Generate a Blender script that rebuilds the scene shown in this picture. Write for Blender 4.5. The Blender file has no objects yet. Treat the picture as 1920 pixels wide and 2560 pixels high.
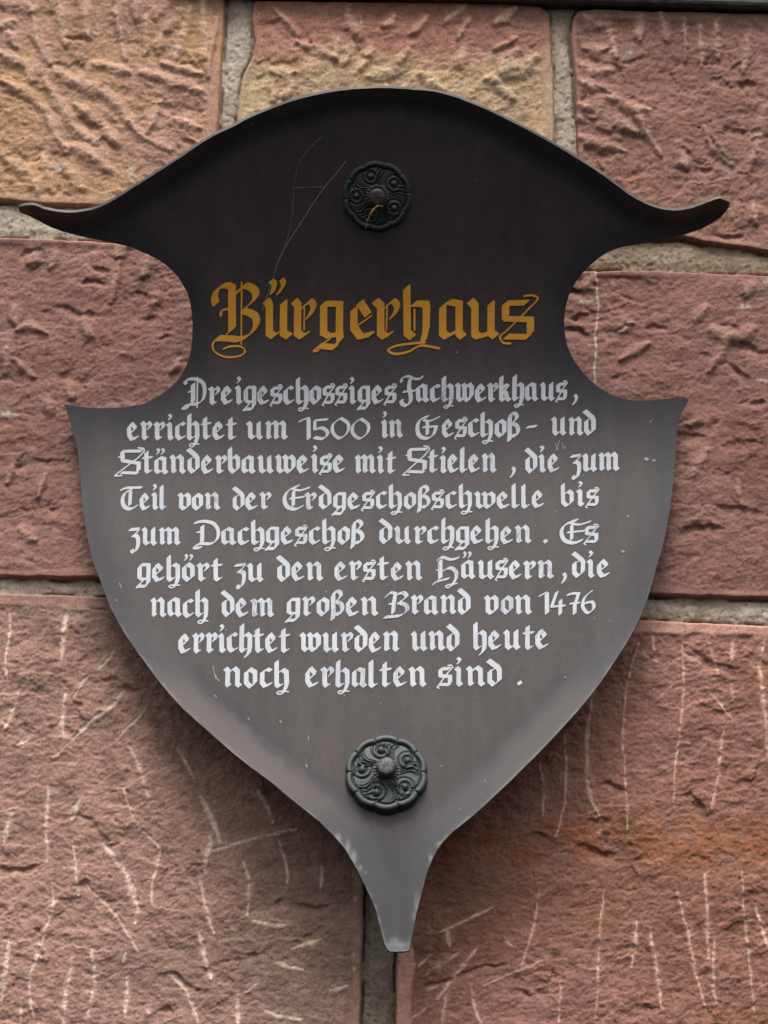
import bpy, math, random
import numpy as np
from mathutils import Vector
from mathutils.geometry import delaunay_2d_cdt

C = bpy.context.scene.collection
scene = bpy.context.scene
R = math.radians

# ------------------------------------------------------------------ camera, sky, sun, exposure
F_PX = 6500.0                 # focal length in pixels of the 1920 x 2560 photograph
MM = 0.00045                  # metres per photo pixel at the wall
PITCH = R(15.0)
DIST = F_PX * MM
CAM = np.array([0.0, -DIST * math.cos(PITCH), -DIST * math.sin(PITCH)])
cam_d = bpy.data.cameras.new('camera')
cam = bpy.data.objects.new('camera', cam_d)
C.objects.link(cam)
cam.location = CAM
cam.rotation_euler = (math.pi / 2 + PITCH, 0, 0)
cam_d.sensor_fit = 'VERTICAL'
cam_d.sensor_height = 24.0
cam_d.lens = F_PX / 2560.0 * 24.0
cam_d.clip_start = 0.05
cam_d.clip_end = 200.0
scene.camera = cam

SUN_EL, SUN_AZ = R(66), R(-12)       # in front of the wall, a little to the left
world = bpy.data.worlds.new('World')
scene.world = world
world.use_nodes = True
wn = world.node_tree
wn.nodes.clear()
wo = wn.nodes.new('ShaderNodeOutputWorld')
wb = wn.nodes.new('ShaderNodeBackground')
sky = wn.nodes.new('ShaderNodeTexSky')
sky.sky_type = 'NISHITA'
sky.sun_disc = False
sky.sun_elevation = SUN_EL
sky.sun_rotation = math.pi + SUN_AZ
sky.air_density = 1.0
sky.dust_density = 5.0
sky.ozone_density = 1.0
hs = wn.nodes.new('ShaderNodeHueSaturation')   # overcast: the blue is mostly veiled
hs.inputs['Saturation'].default_value = 0.16
wn.links.new(sky.outputs[0], hs.inputs['Color'])
wn.links.new(hs.outputs[0], wb.inputs['Color'])
wb.inputs['Strength'].default_value = 0.075
wn.links.new(wb.outputs[0], wo.inputs['Surface'])

sd = bpy.data.lights.new('sun', 'SUN')
sd.energy = 1.5
sd.angle = R(27)
sd.color = (1.0, 0.965, 0.92)
sun = bpy.data.objects.new('sun', sd)
C.objects.link(sun)
to_sun = Vector((math.sin(SUN_AZ) * math.cos(SUN_EL), -math.cos(SUN_AZ) * math.cos(SUN_EL), math.sin(SUN_EL)))
sun.rotation_euler = to_sun.to_track_quat('Z', 'Y').to_euler()
sun.location = to_sun * 5

scene.view_settings.view_transform = 'Standard'
scene.view_settings.look = 'None'
scene.view_settings.gamma = 1
scene.view_settings.use_curve_mapping = False
scene.view_settings.exposure = 1.09

# ------------------------------------------------------------------ helpers
def ray_at(u, v, y):
    """photo pixel -> world point on the plane at depth y (arrays)"""
    cp, sp = math.cos(PITCH), math.sin(PITCH)
    a = np.asarray(u, float) - 960.0
    b = 1280.0 - np.asarray(v, float)
    dx = a
    dy = cp * F_PX - sp * b
    dz = sp * F_PX + cp * b
    t = (y - CAM[1]) / dy
    return CAM[0] + dx * t, np.zeros_like(dx * t) + y, CAM[2] + dz * t

def hash2(ix, iy, seed):
    h = (ix.astype(np.int64) * 374761393 + iy.astype(np.int64) * 668265263 + seed * 1442695041) & 0xFFFFFFFF
    h = ((h ^ (h >> 13)) * 1274126177) & 0xFFFFFFFF
    h = (h ^ (h >> 16)) & 0xFFFFFFFF
    h = (h * 2246822519) & 0xFFFFFFFF
    h = h ^ (h >> 15)
    return (h & 0xFFFFFF) / float(0xFFFFFF)

def vnoise(u, v, scale, seed, ax=1.0, rot=0.0):
    """value noise in -1..1; scale = pixels per cell, ax stretches along u"""
    if rot:
        c, s = math.cos(rot), math.sin(rot)
        u, v = c * u + s * v, -s * u + c * v
    x = u / (scale * ax) + 1000.37
    y = v / scale + 1000.71
    ix, iy = np.floor(x), np.floor(y)
    fx, fy = x - ix, y - iy
    fx = fx * fx * fx * (fx * (fx * 6 - 15) + 10)
    fy = fy * fy * fy * (fy * (fy * 6 - 15) + 10)
    a = hash2(ix, iy, seed); b = hash2(ix + 1, iy, seed)
    c = hash2(ix, iy + 1, seed); d = hash2(ix + 1, iy + 1, seed)
    return ((a * (1 - fx) + b * fx) * (1 - fy) + (c * (1 - fx) + d * fx) * fy) * 2 - 1

def fbm(u, v, scale, seed, octs=4, ax=1.0, rot=0.3, gain=0.5):
    s = 0; a = 1; t = 0
    for o in range(octs):
        s = s + a * vnoise(u, v, scale / (2 ** o), seed + o * 17, ax, rot + o * 0.7 if ax == 1.0 else rot)
        t += a; a *= gain
    return s / t

def facets(u, v, scale, seed, ax=1.0, rot=0.0, tilt=1.0):
    """broken-rock noise: every cell is a little plane of its own level and tilt"""
    c, s = math.cos(rot), math.sin(rot)
    x = (c * u + s * v) / (scale * ax) + 500.3; y = (-s * u + c * v) / scale + 500.9
    ix, iy = np.floor(x), np.floor(y)
    bd = np.full(u.shape, 1e9); out = np.zeros(u.shape)
    for dy in (-1, 0, 1):
        for dx in (-1, 0, 1):
            jx, jy = ix + dx, iy + dy
            px = jx + hash2(jx, jy, seed); py = jy + hash2(jx, jy, seed + 1)
            ex, ey = x - px, y - py
            d = ex * ex + ey * ey
            lv = hash2(jx, jy, seed + 2) * 2 - 1
            val = lv * 0.6 + tilt * (ex * (hash2(jx, jy, seed + 3) * 2 - 1) + ey * (hash2(jx, jy, seed + 4) * 1.6 - 1.2))
            up = d < bd
            out = np.where(up, val, out); bd = np.minimum(bd, d)
    return out

def sstep(x, a, b):
    t = np.clip((x - a) / (b - a), 0, 1)
    return t * t * (3 - 2 * t)

def seg_dist(u, v, x0, y0, x1, y1):
    dx, dy = x1 - x0, y1 - y0
    L = dx * dx + dy * dy + 1e-9
    t = np.clip(((u - x0) * dx + (v - y0) * dy) / L, 0, 1)
    return np.hypot(u - (x0 + t * dx), v - (y0 + t * dy)), t

def poly_sd(u, v, poly):
    """signed distance to polygon, positive inside"""
    d = np.full(u.shape, 1e9); inside = np.zeros(u.shape, bool)
    n = len(poly)
    for i in range(n):
        x0, y0 = poly[i]; x1, y1 = poly[(i + 1) % n]
        dd, _ = seg_dist(u, v, x0, y0, x1, y1)
        d = np.minimum(d, dd)
        if y0 != y1:
            cr = ((y0 > v) != (y1 > v)) & (u < (x1 - x0) * (v - y0) / (y1 - y0) + x0)
            inside ^= cr
    return np.where(inside, d, -d)

def catmull(pts, n=6):
    out = []
    P = [pts[0]] + list(pts) + [pts[-1]]
    for i in range(1, len(P) - 2):
        p0, p1, p2, p3 = P[i - 1], P[i], P[i + 1], P[i + 2]
        for k in range(n):
            t = k / n
            out.append(tuple(0.5 * ((2 * p1[j]) + (-p0[j] + p2[j]) * t + (2 * p0[j] - 5 * p1[j] + 4 * p2[j] - p3[j]) * t * t
                                    + (-p0[j] + 3 * p1[j] - 3 * p2[j] + p3[j]) * t ** 3) for j in range(2)))
    out.append(tuple(pts[-1]))
    return out

def link(o, parent=None):
    C.objects.link(o)
    if parent is not None:
        o.parent = parent
    return o

def tag(o, label=None, cat=None, group=None, kind=None):
    if label: o['label'] = label
    if cat: o['category'] = cat
    if group: o['group'] = group
    if kind: o['kind'] = kind
    return o

def empty(name, loc=(0, 0, 0)):
    o = bpy.data.objects.new(name, None)
    o.location = loc
    o.empty_display_size = 0.05
    return link(o)

def mesh_obj(name, verts, faces, mat, parent=None, smooth=True, colors=None, attrs=None):
    me = bpy.data.meshes.new(name)
    if isinstance(faces, np.ndarray):
        nv, nf, k = len(verts), len(faces), faces.shape[1]
        me.vertices.add(nv)
        me.vertices.foreach_set('co', np.asarray(verts, np.float32).ravel())
        me.loops.add(nf * k)
        me.loops.foreach_set('vertex_index', faces.astype(np.int32).ravel())
        me.polygons.add(nf)
        me.polygons.foreach_set('loop_start', np.arange(0, nf * k, k, dtype=np.int32))
        me.update(calc_edges=True)
    else:
        me.from_pydata([tuple(p) for p in verts], [], faces)
        me.update()
    if smooth:
        me.polygons.foreach_set('use_smooth', [True] * len(me.polygons))
    if colors is not None:
        a = me.color_attributes.new('Col', 'FLOAT_COLOR', 'POINT')
        c4 = np.ones((len(verts), 4), np.float32); c4[:, :3] = colors
        a.data.foreach_set('color', c4.ravel())
    for nm, arr in (attrs or {}).items():
        a = me.attributes.new(nm, 'FLOAT', 'POINT')
        a.data.foreach_set('value', np.asarray(arr, np.float32))
    for m in (mat if isinstance(mat, (list, tuple)) else [mat]):
        me.materials.append(m)
    return link(bpy.data.objects.new(name, me), parent)

def lin(r, g, b):
    f = lambda c: (c / 255 / 12.92) if c <= 10 else ((c / 255 + 0.055) / 1.055) ** 2.4
    return np.array([f(r), f(g), f(b)])

# ------------------------------------------------------------------ materials
def new_mat(name):
    m = bpy.data.materials.new(name); m.use_nodes = True
    nt = m.node_tree
    return m, nt, nt.nodes['Principled BSDF']

def nd(nt, t, **kw):
    n = nt.nodes.new(t)
    for k, v in kw.items():
        if k in n.inputs: n.inputs[k].default_value = v
        else: setattr(n, k, v)
    return n

def noise_node(nt, scale, detail=5, rough=0.55, stretch=None):
    tc = nd(nt, 'ShaderNodeTexCoord')
    n = nd(nt, 'ShaderNodeTexNoise'); n.inputs['Scale'].default_value = scale
    n.inputs['Detail'].default_value = detail; n.inputs['Roughness'].default_value = rough
    if stretch:
        mp = nd(nt, 'ShaderNodeMapping'); mp.inputs['Scale'].default_value = stretch
        nt.links.new(tc.outputs['Object'], mp.inputs['Vector']); nt.links.new(mp.outputs[0], n.inputs['Vector'])
    else:
        nt.links.new(tc.outputs['Object'], n.inputs['Vector'])
    return n

def ramp(nt, src, p0, p1, c0=(0, 0, 0, 1), c1=(1, 1, 1, 1)):
    r = nd(nt, 'ShaderNodeValToRGB')
    r.color_ramp.elements[0].position = p0; r.color_ramp.elements[1].position = p1
    r.color_ramp.elements[0].color = c0; r.color_ramp.elements[1].color = c1
    nt.links.new(src, r.inputs[0]); return r

def mix(nt, fac, a, b, blend='MIX'):
    m = nd(nt, 'ShaderNodeMix', data_type='RGBA', blend_type=blend)
    for sock, val in ((m.inputs[0], fac), (m.inputs[6], a), (m.inputs[7], b)):
        if hasattr(val, 'is_linked') or hasattr(val, 'links'): nt.links.new(val, sock)
        else: sock.default_value = val if not isinstance(val, tuple) or len(val) == 4 else (*val, 1)
    return m.outputs[2]

def stone_mat(name, grain=1.0):
    m, nt, b = new_mat(name)
    at = nd(nt, 'ShaderNodeAttribute', attribute_name='Col')
    g1 = noise_node(nt, 420, 3, 0.7)
    g2 = noise_node(nt, 90, 4, 0.6)
    r1 = ramp(nt, g1.outputs['Fac'], 0.3, 0.7, (0.74, 0.72, 0.71, 1), (1.26, 1.28, 1.29, 1))
    r2 = ramp(nt, g2.outputs['Fac'], 0.3, 0.7, (0.82, 0.81, 0.8, 1), (1.18, 1.19, 1.2, 1))
    c = mix(nt, grain, at.outputs['Color'], r1.outputs[0], 'MULTIPLY')
    c = mix(nt, 1.0, c, r2.outputs[0], 'MULTIPLY')
    nt.links.new(c, b.inputs['Base Color'])
    b.inputs['Roughness'].default_value = 0.92
    b.inputs['Specular IOR Level'].default_value = 0.2
    bp = nd(nt, 'ShaderNodeBump'); bp.inputs['Strength'].default_value = 0.5; bp.inputs['Distance'].default_value = 0.0012
    g3 = noise_node(nt, 520, 5, 0.75)
    nt.links.new(g3.outputs['Fac'], bp.inputs['Height']); nt.links.new(bp.outputs[0], b.inputs['Normal'])
    return m

M_STONE = stone_mat('sandstone')
M_MORTAR = stone_mat('lime_mortar', 0.8)

def plate_mat():
    m, nt, b = new_mat('dark_brown_painted_sheet')
    ed = nd(nt, 'ShaderNodeAttribute', attribute_name='edge')       # 0 at the rim, 1 far inside
    ch = nd(nt, 'ShaderNodeAttribute', attribute_name='chip')
    du = nd(nt, 'ShaderNodeAttribute', attribute_name='dust')
    n1 = noise_node(nt, 9, 5, 0.55)
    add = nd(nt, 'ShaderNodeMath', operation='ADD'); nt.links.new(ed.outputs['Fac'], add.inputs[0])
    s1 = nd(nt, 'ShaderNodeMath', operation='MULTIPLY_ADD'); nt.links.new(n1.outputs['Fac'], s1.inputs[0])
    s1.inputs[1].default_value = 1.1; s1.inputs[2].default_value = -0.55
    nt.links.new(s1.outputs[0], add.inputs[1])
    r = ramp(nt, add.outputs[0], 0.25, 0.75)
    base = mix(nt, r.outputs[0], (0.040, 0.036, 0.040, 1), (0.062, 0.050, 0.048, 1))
    fine = noise_node(nt, 260, 4, 0.7)
    rf = ramp(nt, fine.outputs['Fac'], 0.3, 0.7, (0.82, 0.82, 0.82, 1), (1.18, 1.18, 1.18, 1))
    base = mix(nt, 1.0, base, rf.outputs[0], 'MULTIPLY')
    # vertical rain streaks
    st = noise_node(nt, 1.0, 4, 0.6, (60, 60, 5))
    rs = ramp(nt, st.outputs['Fac'], 0.35, 0.7, (0.88, 0.88, 0.9, 1), (1.14, 1.13, 1.12, 1))
    base = mix(nt, 1.0, base, rs.outputs[0], 'MULTIPLY')
    base = mix(nt, du.outputs['Fac'], base, (0.125, 0.092, 0.085, 1))
    di = nd(nt, 'ShaderNodeAttribute', attribute_name='darkening')  # darker tone: fold band, small spot and cut-out edges
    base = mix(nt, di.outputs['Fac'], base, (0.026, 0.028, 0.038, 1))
    # sparse pale specks
    tc = nd(nt, 'ShaderNodeTexCoord')
    vo = nd(nt, 'ShaderNodeTexVoronoi'); vo.inputs['Scale'].default_value = 48
    nt.links.new(tc.outputs['Object'], vo.inputs['Vector'])
    rv = ramp(nt, vo.outputs['Distance'], 0.045, 0.06, (1, 1, 1, 1), (0, 0, 0, 1))
    sel = nd(nt, 'ShaderNodeSeparateColor'); nt.links.new(vo.outputs['Color'], sel.inputs[0])
    rs2 = ramp(nt, sel.outputs[0], 0.9, 0.92)
    sp = nd(nt, 'ShaderNodeMath', operation='MULTIPLY'); nt.links.new(rv.outputs[0], sp.inputs[0]); nt.links.new(rs2.outputs[0], sp.inputs[1])
    sp2 = nd(nt, 'ShaderNodeMath', operation='MULTIPLY'); nt.links.new(sp.outputs[0], sp2.inputs[0]); sp2.inputs[1].default_value = 0.45
    base = mix(nt, sp2.outputs[0], base, (0.45, 0.43, 0.42, 1))
    base = mix(nt, ch.outputs['Fac'], base, (0.26, 0.26, 0.265, 1))
    nt.links.new(base, b.inputs['Base Color'])
    b.inputs['Metallic'].default_value = 0.0
    b.inputs['IOR'].default_value = 1.5
    rr = ramp(nt, n1.outputs['Fac'], 0.3, 0.7, (0.40, 0.40, 0.40, 1), (0.52, 0.52, 0.52, 1))
    nt.links.new(rr.outputs[0], b.inputs['Roughness'])
    bp = nd(nt, 'ShaderNodeBump'); bp.inputs['Strength'].default_value = 0.12; bp.inputs['Distance'].default_value = 0.0006
    nt.links.new(fine.outputs['Fac'], bp.inputs['Height']); nt.links.new(bp.outputs[0], b.inputs['Normal'])
    return m

def simple_mat(name, c0, c1, scale, rough, metal=0.0, bump=0.2, dist=0.0005, ior=1.5):
    m, nt, b = new_mat(name)
    n = noise_node(nt, scale, 5, 0.65)
    r = ramp(nt, n.outputs['Fac'], 0.35, 0.65, (*c0, 1), (*c1, 1))
    nt.links.new(r.outputs[0], b.inputs['Base Color'])
    b.inputs['Roughness'].default_value = rough; b.inputs['Metallic'].default_value = metal
    b.inputs['IOR'].default_value = ior
    bp = nd(nt, 'ShaderNodeBump'); bp.inputs['Strength'].default_value = bump; bp.inputs['Distance'].default_value = dist
    nt.links.new(n.outputs['Fac'], bp.inputs['Height']); nt.links.new(bp.outputs[0], b.inputs['Normal'])
    return m

def paint_mat(name, full, thin, stretch, lo, hi, under):
    """hand brushed paint: streaky where the letter's own 'thin' value is high"""
    m, nt, b = new_mat(name)
    n = noise_node(nt, 1.0, 4, 0.7, stretch)
    th = nd(nt, 'ShaderNodeAttribute', attribute_name='thin')
    ad = nd(nt, 'ShaderNodeMath', operation='ADD'); nt.links.new(n.outputs['Fac'], ad.inputs[0]); nt.links.new(th.outputs['Fac'], ad.inputs[1])
    r = ramp(nt, ad.outputs[0], lo, hi)
    n2 = noise_node(nt, 35, 3, 0.6)
    r2 = ramp(nt, n2.outputs['Fac'], 0.35, 0.7, (*full, 1), (*thin, 1))
    c = mix(nt, r.outputs[0], r2.outputs[0], (*under, 1))
    nt.links.new(c, b.inputs['Base Color'])
    b.inputs['Roughness'].default_value = 0.5
    return m

M_PLATE = plate_mat()
M_EDGE = simple_mat('worn_sheet_edge', (0.022, 0.018, 0.016), (0.17, 0.145, 0.125), 9, 0.6, 0.0, 0.5)
M_BRONZE = simple_mat('dark_green_patina', (0.022, 0.029, 0.027), (0.042, 0.054, 0.049), 60, 0.55, 0.0, 0.3, 0.0006, 1.6)
M_BOLT = simple_mat('rusty_grey_bolt', (0.03, 0.026, 0.026), (0.11, 0.098, 0.098), 180, 0.55, 0.2, 0.6, 0.0008)
M_WHITE = paint_mat('brushed_white_paint', (0.60, 0.615, 0.645), (0.51, 0.53, 0.58), (420, 420, 60), 0.63, 0.84, (0.22, 0.25, 0.31))
M_OCHRE = paint_mat('ochre_paint', (0.86, 0.43, 0.050), (0.80, 0.31, 0.028), (300, 300, 50), 0.66, 0.86, (0.33, 0.22, 0.07))
M_SCUFF = simple_mat('pale_scuff', (0.25, 0.25, 0.26), (0.45, 0.45, 0.45), 200, 0.7)
M_LEDGE = simple_mat('weathered_grey_ledge', (0.035, 0.035, 0.036), (0.085, 0.085, 0.085), 40, 0.6)
M_WEB = simple_mat('cobweb_silk', (0.22, 0.22, 0.22), (0.4, 0.4, 0.4), 50, 0.6)
M_STRAW = simple_mat('dry_straw', (0.20, 0.09, 0.035), (0.32, 0.18, 0.08), 300, 0.8)

# ------------------------------------------------------------------ the sandstone wall
W0, W1, H0, H1 = -420, 2340, -330, 2900      # photo-pixel extent of the built wall

def cv(pts, ox, oy, s):
    return [(ox + x / s, oy + y / s) for x, y in pts]

S = 1.728
marks = {
 'a': [cv(p, 0, 0, S) for p in [
  [(150,80),(170,200),(240,310),(330,370),(450,420),(530,490),(600,590),(740,665)],
  [(260,20),(280,130),(290,210)],[(340,10),(380,90),(385,180)],[(500,20),(520,150),(545,270)],
  [(580,20),(597,105)],[(640,90),(630,260)],[(675,60),(680,110)],[(780,70),(720,150)],[(830,60),(760,270)],[(695,180),(690,240)],
  [(700,290),(870,340)],[(610,330),(750,370),(870,410)],[(410,290),(560,330)],[(760,530),(870,570)],
  [(20,370),(130,430),(200,500),(250,590),(290,680)],[(200,370),(270,480),(340,570),(430,640)],[(330,470),(450,560),(520,640)],
  [(290,650),(380,680),(480,750)],[(20,690),(130,760),(170,840)],[(190,690),(240,840)],[(690,470),(640,590)],[(40,160),(75,220)],
  [(10,250),(120,300),(150,360)],[(290,740),(370,830)],[(880,20),(885,270)],[(940,100),(900,350)],[(0,20),(150,60)],[(60,110),(0,130)]]],
 'b': [cv(p, 960, 0, S) for p in [
  [(650,265),(560,330),(440,360)],[(570,240),(500,330)],[(480,370),(550,440)],[(160,340),(240,400)],[(370,100),(320,180)],
  [(190,90),(130,160)],[(570,185),(480,230)],[(350,50),(260,110)],[(45,95),(0,130)],[(100,240),(20,350)],[(560,60),(480,120)],[(340,240),(325,300)]]]
  + [cv(p, 0, 0, S) for p in [[(1500,90),(1560,180)],[(1530,220),(1490,290)],[(1460,190),(1450,270)],[(1290,200),(1450,270)],
  [(1600,240),(1560,310)],[(1175,330),(1180,450)],[(1275,340),(1240,440)],[(1180,330),(1275,335)],[(1600,345),(1659,330)],[(1190,60),(1290,170)]]],
 'c': [cv(p, 960, 0, S) for p in [
  [(850,290),(900,315),(985,320)],[(850,370),(950,420),(1060,470),(1150,490)],[(840,470),(930,500),(1010,545),(1090,590)],
  [(830,530),(950,560),(970,580)],[(840,610),(950,640),(1040,670)],[(860,90),(930,130)],[(860,225),(960,230)],[(1100,90),(1100,190)],
  [(960,100),(1000,260)],[(1190,80),(1220,190)],[(1290,110),(1300,280)],[(1360,130),(1370,300)],[(1430,120),(1440,260)],[(1560,190),(1545,330)],
  [(1070,500),(1150,620),(1190,690)],[(1110,500),(1115,600)],[(1380,570),(1430,660),(1500,730)],[(1270,640),(1300,740)],
  [(1640,490),(1600,640),(1570,760)],[(1590,900),(1600,980)]]],
 'd': [cv(p, 0, 480, 2.592) for p in [
  [(380,420),(330,510)],[(780,480),(720,740)],[(970,450),(930,570)],[(830,380),(760,440)],[(440,1260),(480,1340)],[(540,850),(600,950)],
  [(1030,700),(1000,740)],[(110,1110),(230,1220)],[(60,1000),(40,1180)],[(320,1380),(330,1440)],[(120,920),(200,890),(310,940)],
  [(1110,1190),(1170,1110)],[(230,430),(210,480)],[(100,780),(115,870)],[(90,1800),(60,1900)],[(300,1850),(260,1990)],[(150,2200),(240,2270)]]],
 'e': [cv(p, 1280, 480, 2.592) for p in [
  [(1250,770),(1180,850)],[(1420,940),(1340,1070),(1270,1180)],[(1290,910),(1440,970),(1560,910)],[(760,870),(700,920)],
  [(1540,630),(1510,680)],[(880,1000),(700,1100)],[(510,600),(460,640)],[(1250,1700),(1160,1850)],[(1450,1900),(1480,2050)]]],
 'f': [cv(p, 0, 1400, S) for p in [
  [(50,230),(45,330),(30,430),(35,520)],[(290,220),(280,330),(270,430)],[(80,590),(60,660),(25,730)],[(290,580),(275,680),(280,765)],
  [(380,510),(350,560),(330,600)],[(500,400),(430,480)],[(540,570),(480,640),(400,700),(330,770),(240,860)],
  [(650,620),(600,690),(545,740),(515,780)],[(550,790),(600,880),(620,950),(645,1030)],[(770,820),(810,890),(845,970)],
  [(860,1010),(900,1090),(930,1150),(950,1220)],[(535,980),(560,1060),(590,1140),(650,1200),(695,1250),(680,1330),(660,1400),(660,1480)],
  [(215,980),(210,1090),(205,1200),(208,1310)],[(60,1090),(40,1150),(22,1220)],[(350,1040),(315,1120)],
  [(450,1230),(510,1300),(555,1370),(585,1460),(600,1500),(585,1570)],[(320,1220),(335,1350),(345,1455)],
  [(230,1410),(235,1490),(200,1600),(160,1720),(130,1830),(150,1980)],[(380,1410),(470,1500),(520,1560),(570,1640),(600,1695)],
  [(870,1380),(890,1500),(930,1615)],[(860,1610),(890,1720),(915,1810)],[(910,1200),(885,1350)],
  [(920,1260),(1020,1230),(1150,1195),(1280,1170)],[(1055,1310),(1080,1400),(1070,1540)],[(1090,1560),(1160,1575),(1250,1578)],
  [(1205,1220),(1240,1330),(1245,1400)],[(1110,1000),(1150,1070),(1180,1140)],[(1390,1330),(1385,1420)],[(1260,1680),(1390,1640)],
  [(1200,1740),(1310,1770)],[(45,1640),(30,1780),(10,1900)],[(320,1720),(290,1860),(280,2000)],[(400,1680),(415,1810),(385,1970)],
  [(550,1690),(540,1740)],[(555,1790),(545,1975)],[(740,1790),(820,1880),(860,2000)],[(1030,1870),(1030,2000)],[(1110,1830),(1060,1870)],
  [(1430,1860),(1495,1840)],[(1110,1920),(1200,1970),(1300,1985)],[(100,1900),(90,2000)],[(650,1940),(655,1990)],[(130,770),(85,800)]]],
 'g': [cv(p, 960, 1400, S) for p in [
  [(1280,320),(1290,500),(1285,650),(1265,800),(1250,930),(1250,1060)],[(1100,360),(1070,450),(1045,580),(1030,740),(1040,950),(1048,1170)],
  [(910,560),(885,700),(875,850),(880,990),(935,1130)],[(1160,300),(1165,400)],[(1640,350),(1615,450),(1635,620),(1650,850)],
  [(1390,350),(1440,500)],[(1290,410),(1360,450)],[(1500,350),(1495,440)],[(1495,550),(1505,610)],[(780,760),(785,900),(780,1050),(740,1200)],
  [(670,880),(690,1000),(685,1110)],[(1460,740),(1440,920),(1410,1080)],[(950,1420),(930,1600),(920,1800),(910,2000)],
  [(670,1430),(650,1560),(610,1700),(590,1770)],[(1260,1430),(1310,1620),(1340,1780),(1390,1950)],[(1380,1360),(1390,1500),(1395,1720)],
  [(1540,1350),(1550,1550),(1580,1800),(1590,1960)],[(1140,1590),(1180,1800),(1195,1940)],[(1090,1560),(1065,1760)],
  [(1420,1640),(1415,1800),(1430,1920)],[(240,1610),(350,1560),(480,1500)],[(270,1600),(285,1670)],[(180,1795),(260,1740),(330,1695)],
  [(230,1900),(320,1780),(400,1680)],[(430,1840),(560,1780),(720,1715)],[(370,1830),(400,1960),(420,2000)],[(120,1980),(180,1935)],
  [(270,1880),(250,2000)],[(760,1830),(750,2000)],[(150,1760),(200,1710)],[(190,1860),(240,1830)],[(1090,400),(1190,450)],
  [(1390,560),(1500,690)],[(520,1640),(550,1670)],[(1600,1500),(1655,1680)]]],
}
# undercut gouges that hold a shadow: (polyline, width px, depth m)
gouges = {
 'a': [(cv(p, 0, 0, S), w, 0.005) for p, w in [([(180,60),(230,80)],22),([(240,310),(340,290)],18),([(320,185),(370,190)],10),([(740,470),(850,480)],26),
       ([(150,660),(250,690)],26),([(370,520),(400,560)],20),([(430,630),(490,640)],18),([(520,190),(600,200)],16),([(800,300),(850,305)],12),
       ([(60,680),(140,700)],18),([(450,380),(540,400)],20),([(730,640),(840,630)],22)]],
 'b': [(cv(p, 960, 0, S), w, 0.004) for p, w in [([(260,130),(340,120)],18),([(470,180),(530,190)],12),([(520,120),(580,130)],12)]]
    + [(cv(p, 0, 0, S), w, 0.005) for p, w in [([(1100,110),(1200,110),(1280,150),(1310,210)],24),([(1480,150),(1560,270)],22),([(1330,180),(1360,230)],22)]],
 'c': [(cv(p, 960, 0, S), w, 0.006) for p, w in [([(850,260),(900,280),(980,310)],26),([(1060,440),(1150,470)],16),([(1060,765),(1130,750),(1210,740)],12),
       ([(1440,350),(1480,385)],16),([(840,520),(900,540)],14),([(1150,270),(1060,270)],10),([(1320,745),(1390,745)],12),([(1440,1030),(1540,1035)],10),
       ([(1290,670),(1340,720)],20),([(860,640),(930,680)],16),([(840,440),(900,420)],14),([(1370,560),(1420,640),(1480,720)],22),([(900,400),(940,420)],14),
       ([(1480,580),(1620,600)],22),([(1560,380),(1650,420)],18)]],
 'd': [(cv(p, 0, 480, 2.592), w, 0.005) for p, w in [([(310,780),(400,770),(490,800)],14),([(580,790),(640,820),(700,810)],12),([(160,415),(250,405)],12),
       ([(570,610),(690,605)],9),([(960,520),(1010,525)],8),([(120,1090),(180,1160)],30),([(450,1190),(560,1120),(590,1020)],34),([(920,670),(990,690)],9),
       ([(80,1640),(200,1600)],16),([(990,830),(1070,840)],20),([(640,520),(700,525)],10),([(240,510),(320,490)],16),([(1070,955),(1110,960)],10),
       ([(60,2100),(330,2060)],20),([(130,1780),(420,1740)],16),([(1080,545),(1150,560)],10),([(0,1480),(90,1500)],18)]],
 'e': [(cv(p, 1280, 480, 2.592), w, 0.006) for p, w in [([(1380,1130),(1470,1200),(1530,1240)],13),([(390,830),(520,820)],12),([(350,920),(420,930),(470,950)],12),
       ([(540,760),(620,720),(740,685)],16),([(1340,295),(1480,310)],13),([(560,930),(650,925),(740,890)],12),([(900,890),(1020,870)],8),
       ([(1500,990),(1590,1050)],24),([(690,1200),(730,1220)],20),([(1220,1085),(1290,1090)],8),([(1200,1530),(1380,1520)],26),([(1060,1600),(1220,1590)],20),
       ([(1400,1650),(1560,1640)],16),([(1340,900),(1440,900)],12),([(1100,1800),(1350,1830)],20),([(1300,2050),(1600,2100)],24),([(1100,2200),(1300,2190)],20),
       ([(380,660),(420,665)],10),([(1490,1380),(1590,1370)],12)]],
 'f': [(cv(p, 0, 1400, S), w, 0.006) for p, w in [([(340,1110),(420,1160),(470,1230)],20),([(370,1400),(450,1470)],16),([(740,1790),(860,1850)],20),
       ([(160,1600),(170,1700)],8),([(860,1270),(860,1350)],22),([(1300,1640),(1400,1600)],14),([(480,520),(560,560)],18),([(0,1340),(160,1330)],12),
       ([(1220,1480),(1400,1500)],16),([(600,1990),(720,1940)],20),([(900,1760),(1100,1700)],12)]],
 'g': [(cv(p, 960, 1400, S), w, 0.006) for p, w in [([(950,970),(1010,1000)],20),([(940,1130),(1030,1240)],30),([(1180,410),(1160,420)],14),
       ([(740,1790),(700,1850)],18),([(1060,1950),(1120,1930)],22),([(1480,1850),(1520,1820)],10),([(560,1850),(620,1870)],12),([(1320,1020),(1380,1100)],20),
       ([(180,1830),(500,1740)],8),([(860,1240),(960,1270)],20),([(1340,420),(1500,480)],16),([(1580,1560),(1659,1600)],18)]],
}
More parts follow.
